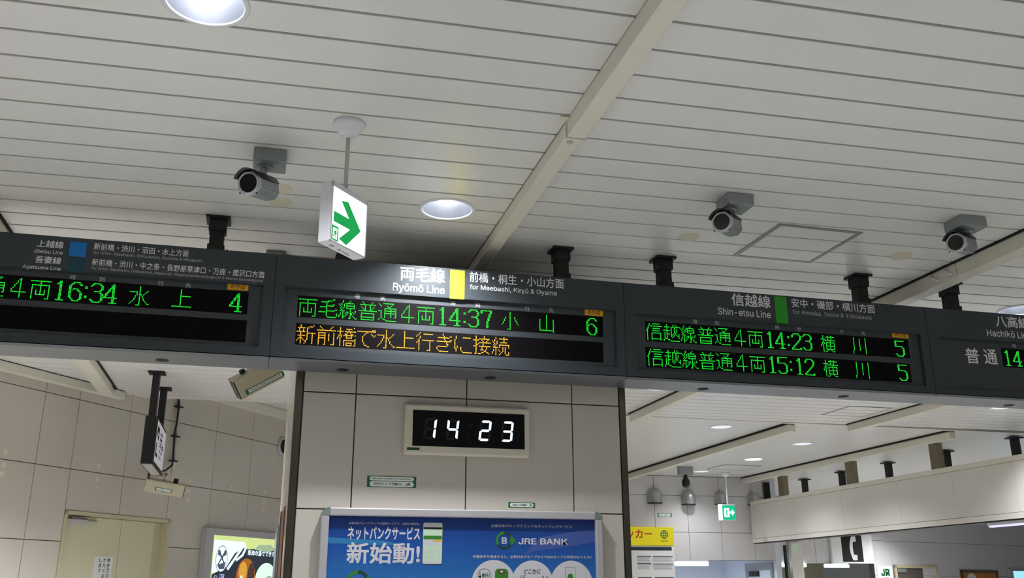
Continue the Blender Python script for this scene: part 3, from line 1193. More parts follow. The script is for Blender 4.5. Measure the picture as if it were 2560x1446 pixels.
# ---------------------------------------------------------------- security cameras on the ceiling
def sec_camera(label, x0, y0, w, d, front, back, scale=1.0):
    t = thing('security_camera', label, 'camera', (x0+w/2, y0+d/2, H), 'security cameras on the ceiling')
    zb = 3.272
    MB().wbox(x0, x0+w, y0, y0+d, zb, H-0.001).build('ceiling_box', 'bracket_gray', t, 0.004)
    MB().disc(Fr((x0, y0+d*.35, zb+.03), (0, -1, 0), (0, 0, 1), (-1, 0, 0)), 0, 0, 0.010, 0, 0.002, 14).build('box_plug', 'cam_silver', t)
    F_ = Vector(front); B_ = Vector(back); ax = (F_-B_).normalized()
    up = Vector((0, 0, 1)); rt_ = ax.cross(up).normalized(); up = rt_.cross(ax)
    L = (F_-B_).length
    C_ = Fr(B_, rt_, up, ax)
    r = 0.047*scale
    def octo(s_, c): return [(s_, s_-c), (s_-c, s_), (-s_+c, s_), (-s_, s_-c), (-s_, -s_+c), (-s_+c, -s_), (s_-c, -s_), (s_, -s_+c)]
    MB().poly(C_, octo(r*.98, r*.5), 0.0, L-0.012).build('camera_body', 'cam_silver', t, 0.006)
    MB().poly(C_, octo(r*1.06, r*.62), L-0.014, L).build('front_bezel', 'cam_ring', t, 0.003)
    MB().lathe(F_, ax, [(r*.98, -0.001), (r*.98, 0.006), (r*.86, 0.008), (r*.82, 0.003)], 36).build('lens_ring', 'cam_ring', t)
    MB().lathe(F_, ax, [(r*.84, 0.001), (r*.84, 0.0035)], 36, False, (False, True)).build('front_glass', 'cam_glass', t)
    for sx, sy in ((.86, -.80), (-.70, -.95), (.95, .2)):
        MB().disc(C_, r*sx, r*sy, r*.07, L-0.0005, L+0.002, 10).build('screw', 'cam_black', t)
    # sunshade: curved plate over the top reaching forward
    b = MB(); P = []; fs = []; k = 11
    for side, rr in ((0, r*1.16), (1, r*1.10)):
        for zz in (0.01, L*0.5, L+0.034):
            for i in range(k):
                a = R(18+144*i/(k-1)); fl = (1.0 + (.18 if zz > L else 0)*abs(math.cos(a)))
                tz = zz - (0.022*abs(math.cos(a)) if zz > L else 0)
                P.append(C_.p(rr*fl*math.cos(a), rr*math.sin(a)+0.004, tz))
    for side in (0, 1):
        o_ = side*3*k
        for j in (0, 1):
            for i in range(k-1):
                fs.append((o_+j*k+i, o_+j*k+i+1, o_+(j+1)*k+i+1, o_+(j+1)*k+i))
    for j in (0, 2):
        for i in range(k-1): fs.append((j*k+i, j*k+i+1, 3*k+j*k+i+1, 3*k+j*k+i))
    for i in (0, k-1):
        for j in (0, 1): fs.append((j*k+i, (j+1)*k+i, 3*k+(j+1)*k+i, 3*k+j*k+i))
    b.add(P, fs, True); b.build('sunshade', 'cam_black', t)
    mid = C_.p(0, r*1.05, L*.38); top = Vector((mid.x+0.01, y0+d*.55, zb))
    MB().cyl(mid, top, 0.017, 16).build('swivel_arm', 'bracket_gray', t)
    MB().lathe(top, (0, 0, -1), [(0.034, 0), (0.032, 0.008), (0.02, 0.014)], 20, True, (True, True)).build('swivel_base', 'bracket_gray', t)
    MB().lathe(mid+rt_*0.022, rt_, [(0.013, -0.008), (0.013, 0.008)], 14, False, (True, True)).build('pivot_knob', 'cam_ring', t)
    return t, C_, r, L
t, C_, r, L = sec_camera('silver security camera left of the hanging exit sign', -0.128, 3.733, 0.136, 0.128, (-0.134, 3.665, 3.131), (-0.052, 3.815, 3.172), 1.0)
SB = Fr(C_.p(r*.99, 0, 0), (C_.n), C_.v, C_.u)
MB().box(Fr(C_.p(r*.99, r*.55, L*.45), -C_.n, C_.v, C_.u), -.035, .035, -.008, .008, 0, 0.001).build('name_label', 'sticker_white', t)
sec_camera('silver security camera above the open ceiling hatch frame', 2.029, 3.665, 0.134, 0.130, (1.998, 3.690, 3.183), (2.110, 3.792, 3.205), 1.0)
sec_camera('silver security camera at far right by the cream duct', 3.291, 3.627, 0.146, 0.135, (3.286, 3.688, 3.198), (3.420, 3.760, 3.220), 1.0)

# ---------------------------------------------------------------- recessed downlights
def lamp_light(parent, x, y, z, r, pw, spread=128):
    l = bpy.data.lights.new('downlight_lamp', 'SPOT'); l.shadow_soft_size = r*.6; l.energy = pw; l.color = (0.95, 0.975, 1.0); l.spot_size = R(spread); l.spot_blend = 0.9
    o = bpy.data.objects.new('lamp_light', l); COL.objects.link(o); o.location = (x, y, z)
    attach(o, parent); return o
def downlight(label, x, y, r=0.140, pw=LAMP_W, recess=True, zc=H):
    t = thing('downlight', label, 'ceiling light', (x, y, zc), 'round recessed downlights')
    ri = r*0.875
    MB().lathe((x, y, zc), (0, 0, -1), [(r, -0.001), (r, 0.003), (r-0.004, 0.006), (ri+0.003, 0.007), (ri, 0.003), (ri, -0.002)], 48).build('trim_ring', 'ring_white', t)
    if recess:
        MB().lathe((x, y, zc), (0, 0, 1), [(ri+0.001, -0.002), (ri*.94, 0.025), (ri*.82, 0.055), (ri*.66, 0.085), (ri*.50, 0.105)], 48).build('reflector', 'reflector', t)
        MB().lathe((x, y, zc), (0, 0, 1), [(ri+0.004, 0.004), (ri*.98, 0.06), (ri*.6, 0.12), (0.001, 0.121)], 24).build('lamp_can', 'black_steel', t)
        MB().lathe((x, y, zc+0.104), (0, 0, -1), [(ri*.36, 0), (ri*.38, 0.03), (ri*.38, 0.055), (ri*.30, 0.068), (0.001, 0.074)], 32).build('lamp', 'lamp_face', t)
        lamp_light(t, x, y, zc+0.024, ri*.4, pw)
    else:
        MB().lathe((x, y, zc), (0, 0, -1), [(ri, 0.001), (ri*.8, 0.003), (0.001, 0.004)], 32).build('lamp', 'lamp_face' if recess is None else 'lamp_dim', t)
        lamp_light(t, x, y, zc-0.012, ri*.8, pw)
    return t
mat('lamp_dim', (236, 238, 246), 0.4, emit=0.8)
downlight('big bright downlight cut by the top edge of the picture', -0.280, 2.722, 0.138)
downlight('bright downlight beside the cream duct above the yellow line board', 0.790, 4.205, 0.140, LAMP_W*0.8)
downlight('downlight at the right edge over the cut-off board', 4.86, 4.98, 0.140)
for lb, x, y, pw, rc in [('pale downlight on the rear ceiling just past the edge strip', 5.15, 9.90, LAMP_W*1.1, False), ('pale downlight on the rear ceiling nearest the long fascia', 6.80, 10.87, LAMP_W*1.35, False), ('bright small downlight on the rear ceiling before the green exit sign', 6.93, 12.40, LAMP_W*1.0, None), ('smallest downlight by the far ceiling camera', 6.85, 13.96, LAMP_W*.55, False)]:
    downlight(lb, x, y, 0.14, pw, rc, H+0.011)
downlight('downlight just behind the green line board by the column', 3.52, 7.95, 0.14, LAMP_W, False)
for lb, x, y, f in [('left of the picture, near', -2.5, 2.7, 1), ('left of the picture, beyond the boards', -2.5, 6.4, 4.6), ('above the viewer, right', 2.2, 1.0, 1), ('far right above the viewer', 4.8, 1.0, 1),
                    ('behind the viewer', -0.3, -0.9, 1), ('behind the viewer, right and far', 2.2, -2.5, 1), ('behind the viewer, left', -2.6, -1.0, 1), ('right of the picture, near', 7.0, 2.5, 1), ('right of the picture, before the boards end', 7.2, 5.2, 1),
                    ('hidden behind the left board', -0.5, 7.0, 3.8), ('hidden behind the right board', 7.4, 8.0, 1.5), ('behind the viewer, far right', 5.0, -1.5, 1), ('beyond the fascia, near', 11.0, 11.5, 2.0), ('beyond the fascia, far', 10.8, 15.5, 2.2), ('beyond the fascia, right', 12.8, 13.8, 3.4), ('before the far right wall', 12.9, 16.6, 3.4)]:
    downlight('added fill downlight outside the view, '+lb, x, y, 0.14, LAMP_W*f, False)  # unseen downlights added for fill light, some boosted to lift nearby walls

# ---------------------------------------------------------------- covers and hatches on the ceiling
for lb, x, y, r in [('cream round ceiling cover half behind the left security camera', -0.009, 4.155, 0.056), ('cream round ceiling cover just below the left security camera', -0.006, 4.317, 0.056), ('cream round ceiling cover left of the hatch frame', 2.107, 4.26, 0.055), ('cream round ceiling cover right of the hatch frame', 3.397, 4.242, 0.060)]:
    tag(MB().lathe((x, y, H), (0, 0, -1), [(r, 0), (r, 0.003), (r-0.004, 0.005), (0.001, 0.006)], 36, False).build('ceiling_cover', 'cream_disc'), lb, 'cover', 'round ceiling covers')
def hatch(label, x0, x1, y0, y1, zc, w=0.022):
    t = thing('access_hatch', label, 'hatch', ((x0+x1)/2, (y0+y1)/2, zc))
    for (a, b_, c, e) in ((x0, x1, y0, y0+w), (x0, x1, y1-w, y1), (x0, x0+w, y0+w, y1-w), (x1-w, x1, y0+w, y1-w)):
        MB().wbox(a, b_, c, e, zc-0.005, zc+0.001).build('frame_bar', 'bracket_gray', t)
    i = 0
    n = N0
    while yline(n, (x0+x1)/2) < y1+0.4:
        ya = max(y0+w+.004, yline(n+GAP/2, x0)); yb = min(y1-w-.004, yline(n+PITCH-GAP/2, x0))
        if yb-ya > 0.02:
            q0 = max(y0+w+.004, yline(n+GAP/2, x1)); q1 = min(y1-w-.004, yline(n+PITCH-GAP/2, x1))
            if q1-q0 > 0.01:
                MB().poly(XF, [(x0+w+.004, ya), (x1-w-.004, q0), (x1-w-.004, q1), (x0+w+.004, yb)], zc-0.004, zc+0.001).build('hatch_slat', 'plank', t)
        n += PITCH
    return t
hatch('square grey-framed access hatch in the ceiling by the middle security camera', 2.472, 2.963, 3.968, 4.470, H)
hatch('square ceiling hatch above the far end of the right boards', 5.80, 6.30, 8.325, 8.84, H, 0.012)
hatch('faint square ceiling hatch by the far green exit sign', 6.80, 7.44, 13.08, 13.66, H+0.011, 0.012)
# small grey junction plate behind the left board
tag(MB().wbox(-0.06, 0.045, 5.02, 5.14, H-0.05, H-0.001).build('junction_box', 'bracket_gray', None, 0.004), 'small grey box on the ceiling behind the left board joint', 'box')
# ---------------------------------------------------------------- clock
CF = Fr((0, PY, 0), (1, 0, 0), (0, 0, 1), (0, -1, 0))
t = thing('digital_clock', 'cream digital wall clock reading 14 23 on the tiled column', 'clock', (1.02, PY, 2.19))
MB().poly(CF, [(0.687, 2.197), (1.345, 2.197), (1.347, 2.453), (0.690, 2.453)], 0.0, 0.040).build('clock_case', 'clock_case', t, 0.010)
MB().box(CF, 0.729, 1.317, 2.239, 2.421, 0.036, 0.0415).build('clock_screen', 'clock_black', t)
def seg_digit(x, on):
    """seven leaning segments a..g"""
    w, h, th = 0.060, 0.106, 0.0115; y0 = 2.275
    def sk(u, v): return (x+u+0.10*v, y0+v)
    g = 0.0018; S7 = {}
    m_ = th/2
    S7['a'] = [(g+m_, h-m_), (g+th, h), (w-g-th, h), (w-g-m_*.6, h-m_*.6), (w-th-g, h-th), (th+g, h-th)]
    S7['d'] = [(g+m_*.6, m_*.6), (th+g, 0), (w-th-g, 0), (w-g-m_, m_), (w-th-g, th), (th+g, th)]
    S7['g'] = [(g+m_, h/2), (th+g, h/2+m_), (w-th-g, h/2+m_), (w-g-m_, h/2), (w-th-g, h/2-m_), (th+g, h/2-m_)]
    S7['f'] = [(0, h-m_), (m_, h-m_-g), (th, h-th-g), (th, h/2+m_+g), (m_, h/2+g), (0, h/2+m_)]
    S7['b'] = [(w, h-m_), (w-m_, h-m_-g), (w-th, h-th-g), (w-th, h/2+m_+g), (w-m_, h/2+g), (w, h/2+m_)]
    S7['e'] = [(0, m_), (m_, m_+g), (th, th+g), (th, h/2-m_-g), (m_, h/2-g), (0, h/2-m_)]
    S7['c'] = [(w, m_), (w-m_, m_+g), (w-th, th+g), (w-th, h/2-m_-g), (w-m_, h/2-g), (w, h/2-m_)]
    for k_, pts in S7.items():
        lit = k_ in on
        MB().poly(CF, [sk(*p) for p in pts], 0.0415, 0.0428 if lit else 0.0420).build('digit_segment', 'seg_on' if lit else 'seg_off', t)
for x, on in ((0.783, 'bc'), (0.899, 'fgbc'), (1.070, 'abged'), (1.188, 'abgcd')): seg_digit(x, on)
for v in (2.305, 2.352): MB().disc(CF, 1.015+0.1*(v-2.27), v, 0.006, 0.0415, 0.0420, 10).build('colon_dot', 'seg_off', t)
MB().box(CF, 0.703, 0.767, 2.217, 2.230, 0.0395, 0.0405).build('maker_plate', 'label_green', t)

# ---------------------------------------------------------------- security stickers
def sticker(label, F, u0, u1, v0, v1, n, two):
    t = thing('security_sticker', label, 'sticker', F.p((u0+u1)/2, v0, n), 'green and white security stickers')
    w, h = u1-u0, v1-v0
    MB().box(F, u0, u1, v0, v1, n, n+0.001).build('backing', 'sticker_green', t)
    def pill(a, b_, c, e):
        r = (e-c)/2; P = []
        for i in range(9): an = R(-90+180*i/8); P.append((b_-r+r*math.cos(an), (c+e)/2+r*math.sin(an)))
        for i in range(9): an = R(90+180*i/8); P.append((a+r+r*math.cos(an), (c+e)/2+r*math.sin(an)))
        return MB().poly(F, P, n+0.001, n+0.0013).build('white_field', 'sticker_white', t)
    if two:
        f = pill(u0+.05*w, u1-.05*w, v0+.58*h, v1-.06*h)
        text('caption', 'Security System in Operation', 'jr_green', F, u0+.10*w, u1-.10*w, v0+.68*h, v0+.84*h, n+0.0015, f, 0.012)
        f = pill(u0+.05*w, u1-.05*w, v0+.06*h, v0+.52*h)
        text('caption', '防犯カメラ作動中', 'jr_green', F, u0+.14*w, u0+.70*w, v0+.16*h, v0+.42*h, n+0.0015, f, 0.008)
        text('caption', 'JR', 'jr_green', F, u0+.77*w, u0+.87*w, v0+.16*h, v0+.42*h, n+0.0015, f, 0.02, shear=0.2)
    else:
        f = pill(u0+.06*w, u1-.06*w, v0+.12*h, v1-.12*h)
        if two is not None:
            text('caption', '防犯カメラ作動中', 'jr_green', F, u0+.16*w, u0+.70*w, v0+.3*h, v0+.7*h, n+0.0015, f, 0.004)
            text('caption', 'JR', 'jr_green', F, u0+.76*w, u0+.87*w, v0+.3*h, v0+.7*h, n+0.0015, f, 0.01, shear=0.2)
    return t
sticker('two-line green security sticker on the column left of the clock', PF, 0.515, 0.761, 2.034, 2.089, 0.0, True)
sticker('small green security sticker just above the blue poster', PF, 1.239, 1.381, 1.947, 1.973, 0.0, False)

# ---------------------------------------------------------------- blue poster on the column
t = thing('bank_poster', 'framed blue advertising poster on the column under the clock', 'poster', (1.015, PY, 0.95))
P0 = 0.0
b = MB(); b.box(CF, 0.338, 1.694, 0.95, 1.892, 0.0, 0.022); b.build('poster_sheet', 'poster_blue', t)
for nm, (a, e, c, d_) in {'top_rail': (0.337, 1.696, 1.890, 1.929), 'bottom_rail': (0.337, 1.696, 0.91, 0.95), 'left_rail': (0.299, 0.338, 0.95, 1.893), 'right_rail': (1.694, 1.732, 0.95, 1.893)}.items():
    MB().box(CF, a, e, c, d_, 0, 0.045).build(nm, 'alu', t, 0.006)
for sx, cx_, cz_ in ((1, 0.338, 1.8915), (-1, 1.695, 1.8915)):
    pts = [(cx_, cz_)] + [(cx_-sx*0.039*math.cos(R(a)), cz_+0.038*math.sin(R(a))) for a in range(0, 91, 10)]
    MB().poly(CF, pts, 0, 0.046).build('corner_cap', 'alu_cap', t)
N_ = 0.0224
def pt(s, u0, u1, v0, v1, m='poster_white', b_=0.01, dn_=0.0, **kw): return text('poster_lettering', s, m, CF, u0, u1, v0, v1, N_+dn_, t, b_, **kw)
def blob(nm, pts, m, dn_=0.0): return MB().poly(CF, pts, N_-0.0006+dn_, N_-0.0001+dn_).build(nm, m, t)
blob('sea_band', [(0.339, 1.790), (0.60, 1.776), (0.75, 1.752), (0.60, 1.755), (0.339, 1.762)], 'poster_teal')
blob('sky_streak', [(1.30, 1.700), (1.40, 1.80), (1.62, 1.835), (1.693, 1.84), (1.693, 1.78), (1.56, 1.755), (1.36, 1.730)], 'poster_haze')
pt('JR東日本グループブランドの金融サービスで、心豊かな毎日を。', 0.434, 0.782, 1.850, 1.863, b_=0.01)
pt('ネットバンクサービス', 0.430, 0.783, 1.779, 1.842, b_=0.022)
pt('新始動!', 0.430, 0.785, 1.668, 1.767, b_=0.020)
pt('JR東日本グループブランドのネットバンクサービス', 1.144, 1.572, 1.844, 1.861, b_=0.01)
pt('JRE BANK', 1.285, 1.546, 1.764, 1.794, b_=0.02)
pt('各種条件を達成すると、JR東日本グループならではのおトクな特典がもらえる!!', 1.050, 1.672, 1.694, 1.711, b_=0.01)
pt('JRE BANK', 0.63, 1.00, 1.556, 1.602, b_=0.02)
# round logos: ring with an arrow tip
def logo(cu, cv, r):
    def arc(a0, a1, r0, r1): 
        return [(cu+r1*math.cos(R(a)), cv+r1*math.sin(R(a))) for a in range(a0, a1+1, 10)] + [(cu+r0*math.cos(R(a)), cv+r0*math.sin(R(a))) for a in range(a1, a0-1, -10)]
    blob('logo_ring', arc(-30, 90, r*.72, r), 'poster_dkgreen', 0.0004)
    blob('logo_ring', arc(90, 210, r*.72, r), 'poster_green', 0.0004)
    blob('logo_ring', arc(210, 330, r*.72, r), 'poster_dkgreen', 0.0004)
    blob('logo_tip', [(cu+r*.80, cv+r*.58), (cu+r*1.38, cv), (cu+r*.80, cv-r*.58), (cu+r*.66, cv)], 'poster_green', 0.0007)
    pt('B', cu-r*.30, cu+r*.30, cv-r*.36, cv+r*.36, b_=0.02)
logo(1.212, 1.782, 0.044); logo(0.489, 1.582, 0.056)
# smartphone picture
def rr(u0, u1, v0, v1, r):
    P = []
    for (cx_, cy_, a0) in ((u1-r, v1-r, 0), (u0+r, v1-r, 90), (u0+r, v0+r, 180), (u1-r, v0+r, 270)):
        P += [(cx_+r*math.cos(R(a0+i*15)), cy_+r*math.sin(R(a0+i*15))) for i in range(7)]
    return P
blob('phone_edge', rr(0.797, 0.897, 1.664, 1.866, 0.010), 'ink', 0.0002)
blob('phone_screen', rr(0.799, 0.895, 1.667, 1.864, 0.009), 'poster_light', 0.0005)
for (a, e, m_) in ((1.842, 1.862, 'poster_white'), (1.833, 1.842, 'ink'), (1.784, 1.802, 'poster_green'), (1.757, 1.784, 'poster_white'), (1.668, 1.682, 'poster_white')):
    blob('phone_band', [(0.801, a), (0.893, a), (0.893, e), (0.801, e)], m_, 0.0008)
blob('phone_band', [(0.848, 1.772), (0.890, 1.772), (0.890, 1.783), (0.848, 1.783)], 'poster_gold', 0.0011)
for i in range(5):
    cu, cv = 0.818+0.029*(i % 3), 1.727-0.024*(i//3)
    MB().disc(CF, cu, cv, 0.008, N_+0.0002, N_+0.0008, 16).build('phone_icon', 'poster_white', t)
# white circles
for cu, cv, r in ((1.157, 1.576, 0.112), (1.357, 1.578, 0.108), (1.563, 1.574, 0.112)):
    MB().disc(CF, cu, cv, r, N_-0.0006, N_-0.0001 if cu != 1.357 else N_-0.0003, 48).build('white_circle', 'poster_white', t)
b = MB(); b.lathe(CF.p(1.109, 1.610, N_), (0, -1, 0), [(0.0365, 0), (0.0365, 0.0006), (0.0355, 0.0006), (0.0355, 0)], 40, False); b.build('badge_outline', 'ink', t)
pt('4', 1.079, 1.094, 1.602, 1.630, 'jr_green', 0.01); pt('割引', 1.098, 1.136, 1.604, 1.624, 'jr_green', 0.02)
blob('train_front', rr(1.164, 1.232, 1.50, 1.646, 0.018), 'poster_green', 0.0006)
blob('train_window', rr(1.180, 1.216, 1.622, 1.640, 0.008), 'wood_brown', 0.0010)
blob('train_lamp', rr(1.190, 1.206, 1.628, 1.637, 0.003), 'poster_light', 0.0014)
pt('どこかに', 1.312, 1.399, 1.622, 1.645, 'ink', 0.01, shear=0.15)
pt('ビューーン!', 1.292, 1.432, 1.575, 1.618, 'ink', 0.01, shear=0.15)
blob('ticket_outline', rr(1.530, 1.584, 1.53, 1.655, 0.006), 'ink', 0.0003)
blob('ticket_inside', rr(1.5315, 1.5825, 1.531, 1.6535, 0.005), 'poster_white', 0.0007)
blob('ticket_mark', rr(1.542, 1.572, 1.57, 1.622, 0.012), 'poster_green', 0.0011)

# side advertising frame on the column's left face
t = thing('side_poster', 'brown and metal poster frame seen edge-on on the column side', 'poster frame', (PX0, 5.55, 0.9))
MB().wbox(PX0-0.005, PX0+0.004, 5.02, 5.50, 0.9, 1.955).build('brown_edge', 'wood_brown', t)
MB().wbox(PX0-0.012, PX0+0.004, 5.50, 5.60, 0.9, 1.965).build('green_edge', 'alu_cap', t)
MB().wbox(PX0-0.022, PX0+0.004, 5.60, 6.02, 0.88, 1.90).build('metal_frame', 'chrome', t, 0.006)

# ---------------------------------------------------------------- camera housings with stickers
def housing(label, c, u, v, n, L, hh, d_, su0, su1, sv0, sv1, end=-1):
    F = Fr(c, u, v, n)
    t = thing('camera_housing', label, 'camera', F.p(0, 0, 0), 'cream box camera housings')
    MB().box(F, -L/2, L/2, -hh/2, hh/2, -d_/2, d_/2).build('housing_shell', 'housing_beige', t, 0.006)
    MB().box(F, -L/2-0.006, L/2+0.012, hh/2, hh/2+0.004, -d_/2-0.008, d_/2+0.008).build('sun_cover', 'housing_beige', t)
    MB().box(F, end*L/2-0.005, end*L/2+0.005, -hh/2+0.004, hh/2-0.004, -d_/2+0.004, d_/2-0.004).build('front_window', 'cam_glass', t)
    MB().box(F, su0, su1, sv0, sv1, d_/2, d_/2+0.001).build('sticker_backing', 'sticker_green', t)
    w = su1-su0; h_ = sv1-sv0
    MB().box(F, su0+.07*w, su1-.05*w, sv0+.15*h_, sv1-.15*h_, d_/2+0.001, d_/2+0.0014).build('sticker_field', 'sticker_white', t)
    text('sticker_caption', 'Security System in Operation', 'jr_green', F, su0+.12*w, su1-.1*w, sv0+.32*h_, sv0+.7*h_, d_/2+0.0017, t, 0.01)
    return t, F
hu = Vector((0.205, 0.03, 0.135)).normalized(); hn = Vector((0.12, -0.90, -0.42)); hn = (hn-hu*hn.dot(hu)).normalized()
t, F = housing('cream camera housing peeking out under the left board joint', (-0.055, 5.33, 2.675), hu, hn.cross(hu), hn, 0.265, 0.115, 0.09, -0.10, 0.135, -0.045, -0.018)
MB().tube([F.p(0.02, 0.06, 0), F.p(0.02, 0.11, 0), (-0.03, 5.36, 2.9), (-0.03, 5.36, H)], 0.016, 10).build('hanger', 'housing_beige', t)
MB().lathe(F.p(-0.06, 0.066, 0.0), hn.cross(hu), [(0.016, 0), (0.016, 0.02)], 12, False, (True, True)).build('knob', 'cable_black', t)
# the one on the left wall
WC = Vector((-0.855, 9.44, 2.462))
hu = Vector((0.93, 0.16, -0.135)).normalized(); hn = Vector((0.1, -0.95, -0.3)); hn = (hn-hu*hn.dot(hu)).normalized()
t, F = housing('cream camera housing on the left wall below the black hanging sign', WC, hu, hn.cross(hu), hn, 0.35, 0.112, 0.10, -0.08, 0.070, -0.030, 0.004, 1)
MB().tube([F.p(-0.02, 0.06, 0), F.p(-0.02, 0.12, -0.02), LW.p(0.96, 2.60, 0.10), LW.p(0.96, 2.62, 0.012)], 0.018, 10).build('wall_bracket', 'housing_beige', t)
MB().lathe(LW.p(0.96, 2.62, 0.012), LW.n, [(0.05, 0), (0.05, 0.01), (0.02, 0.014)], 20, False, (True, True)).build('bracket_plate', 'housing_beige', t)
MB().cyl(F.p(0.085, 0.06, 0), F.p(0.085, 0.10, 0), 0.022, 12).build('cable_gland', 'cable_black', t)

# conduit and cable on the left wall
t = thing('wall_conduit', 'pale conduit with a black cable running down the left wall', 'conduit', LW.p(1.19*K, zk(2.50), 0.02))
def lw(px_s, z, n=0.03): return LW.p(px_s*K, zk(z), n)
MB().tube([lw(1.18, 3.60), lw(1.185, 3.30), lw(1.19, 2.9), lw(1.195, 2.60)], 0.011, 10).build('conduit', 'conduit', t)
MB().tube([lw(1.12, 3.34, .04), lw(1.155, 3.23, .05), lw(1.15, 3.05, .05), lw(1.13, 2.95, .05), lw(1.14, 2.85, .05), lw(1.15, 2.72, .05), lw(1.14, 2.66, .06), lw(1.05, 2.595, .06), lw(0.90, 2.575, .12), lw(0.72, 2.56, .22), lw(0.62, 2.53, .28), lw(0.60, 2.47, .30)], 0.009, 8).build('black_cable', 'cable_black', t)
for z in (3.21, 2.93, 2.70): MB().box(LW, 1.13*K, 1.21*K, zk(z)-0.006, zk(z)+0.006, 0.012, 0.06).build('cable_clip', 'cable_black', t)

# ---------------------------------------------------------------- black hanging lightbox sign on the left
t = thing('hanging_sign', 'black-framed hanging lightbox sign on two black poles at the left', 'sign', (-0.915, 8.78, 2.555))
X0, X1, Y0, Y1, Z0, Z1 = -0.965, -0.866, 8.345, 9.17, 2.548, 2.945
MB().wbox(X0, X1, Y0, Y1, Z0, Z1).build('sign_case', 'black_steel', t, 0.004)
MB().wbox(X0+0.012, X1-0.012, Y0+0.02, Y1-0.02, Z0-0.002, Z0+0.01).build('underside', 'alu', t)
for y in (8.383, 9.073):
    o = MB().wbox(-0.945, -0.888, y-0.045 if y < 8.5 else y-0.035, y+0.035, Z1-0.30 if y > 8.5 else Z0+0.006, H-0.002).build('hanging_pole', 'black_steel', t)
    MB().wbox(-0.985, -0.850, y-0.065, y+0.065, H-0.016, H-0.002).build('ceiling_flange', 'black_steel', o)
GF = Fr((X1, 0, 0), (0, 1, 0), (0, 0, 1), (1, 0, 0))
MB().box(GF, Y0+0.035, Y1-0.025, Z0+0.03, Z1-0.028, 0, 0.003).build('lit_face', 'sign_panel', t)
SGN = lambda u0, u1, v0, v1, m_='ink': MB().box(GF, u0, u1, v0, v1, 0.003, 0.004).build('sign_print', m_, t)
SGN(8.40, 8.57, 2.83, 2.875); SGN(8.40, 8.46, 2.79, 2.83); SGN(8.53, 8.57, 2.77, 2.83); SGN(8.40, 8.45, 2.65, 2.735); SGN(8.40, 8.56, 2.625, 2.655); SGN(8.47, 8.52, 2.775, 2.80)
for v_, h_, ws in ((2.79, .07, ((8.68, 8.72), (8.735, 8.78), (8.795, 8.85))), (2.735, .035, ((8.68, 8.78), (8.80, 8.86), (8.88, 9.02))), (2.69, .022, ((8.68, 8.80), (8.82, 8.98))), (2.64, .022, ((8.68, 8.74), (8.76, 8.88)))):
    for a_, e_ in ws: SGN(a_, e_, v_, v_+h_*.35, 'line_gray' if h_ < .03 else 'ink'); SGN(a_, e_-.01, v_+h_*.6, v_+h_, 'line_gray' if h_ < .03 else 'ink')

# ---------------------------------------------------------------- left door
dr = bpy.data.objects.new('door_1', None); COL.objects.link(dr); struct(dr, 'cream double service door in the left tiled wall')
DB = 0.012
zt = DV1
for (a, e, c, d_) in ((DU0, DU0+0.030, 0, zt), (DU1-0.03, DU1, 0, zt), (DU0, DU1, zt-0.030, zt)):
    MB().box(LW, a, e, c, d_, -0.10, 0.022).build('door_frame', 'frame_cream', dr)
MB().box(LW, DU0+0.02, DU1-0.02, 0, zt-0.02, -0.118, -0.10).build('door_recess', 'frame_cream', dr)
us_ = 0.699*K
MB().box(LW, DU0+0.032, us_-0.003, 0.01, zt-0.034, -0.10, -0.050).build('door_leaf', 'door_cream', dr)
MB().box(LW, us_+0.003, DU1-0.13, 0.01, zt-0.034, -0.10, -0.050).build('door_leaf', 'door_cream', dr)
MB().box(LW, DU1-0.128, DU1-0.03, 0.01, zt-0.034, -0.10, -0.050).build('side_panel', 'frame_cream', dr)
cl = MB().box(LW, 0.05, 0.285, zk(2.065), zk(2.108), -0.05, 0.0).build('door_closer', 'alu', dr, 0.004)
MB().box(LW, 0.12, 0.30, zk(2.112), zk(2.124), -0.045, -0.02).build('closer_arm', 'bracket_gray', cl)
MB().box(LW, 0.26, 0.43, zk(2.100), zk(2.108), -0.045, -0.03).build('closer_arm', 'bracket_gray', cl)
t = thing('door_notice', 'white paper notice with vertical writing taped to the left door', 'notice', LW.p(0.58, 1.55, -0.05))
MB().box(LW, 0.468, 0.690, 1.47, zk(1.822), -0.050, -0.0485).build('paper', 'paper', t)
for ci, (s, u) in enumerate((('無許可の入室を', 0.640), ('かたくお断り', 0.590), ('します', 0.540))):
    for j, ch in enumerate(s):
        v = zk(1.795)-0.045*j-(0 if ci < 2 else 0)
        if v < 1.50: break
        text('notice_lettering', ch, 'ink', LW, u-0.017, u+0.017, v-0.019, v+0.017, -0.048, t, 0.008)

# ---------------------------------------------------------------- left illuminated advert
t = thing('wall_advert', 'lit food advert lightbox with eggs on the left wall', 'advert', LW.p(2.4, 1.2, 0.05))
A0, A1, AV = 1.697*K, 3.32*K, zk(2.126)
MB().box(LW, A0, A1, 0.9, AV, 0.012, 0.06).build('lightbox_case', 'alu', t, 0.006)
for nm, (a, e, c, d_) in {'left_rail': (A0, 1.812*K, 0.9, AV), 'top_rail': (1.812*K, A1, zk(2.061), AV)}.items():
    MB().box(LW, a, e, c, d_, 0.06, 0.078).build(nm, 'alu', t, 0.004)
U = lambda px_: px_       # frame units: u along wall, v height
a0, av = 1.812*K, zk(2.061)
def ad(nm, pts, m_, lv=0): return MB().poly(LW, pts, 0.062+lv*.0006, 0.0625+lv*.0006).build(nm, m_, t)
ad('ad_ground', [(a0, 0.95), (A1-.05, 0.95), (A1-.05, av), (a0, av)], 'ad_lime')
ad('ad_sky', [(a0+.03, 1.72), (a0+.03, av-.045), (a0+.55, av-.050), (a0+.55, 1.8)], 'ad_white', 1)
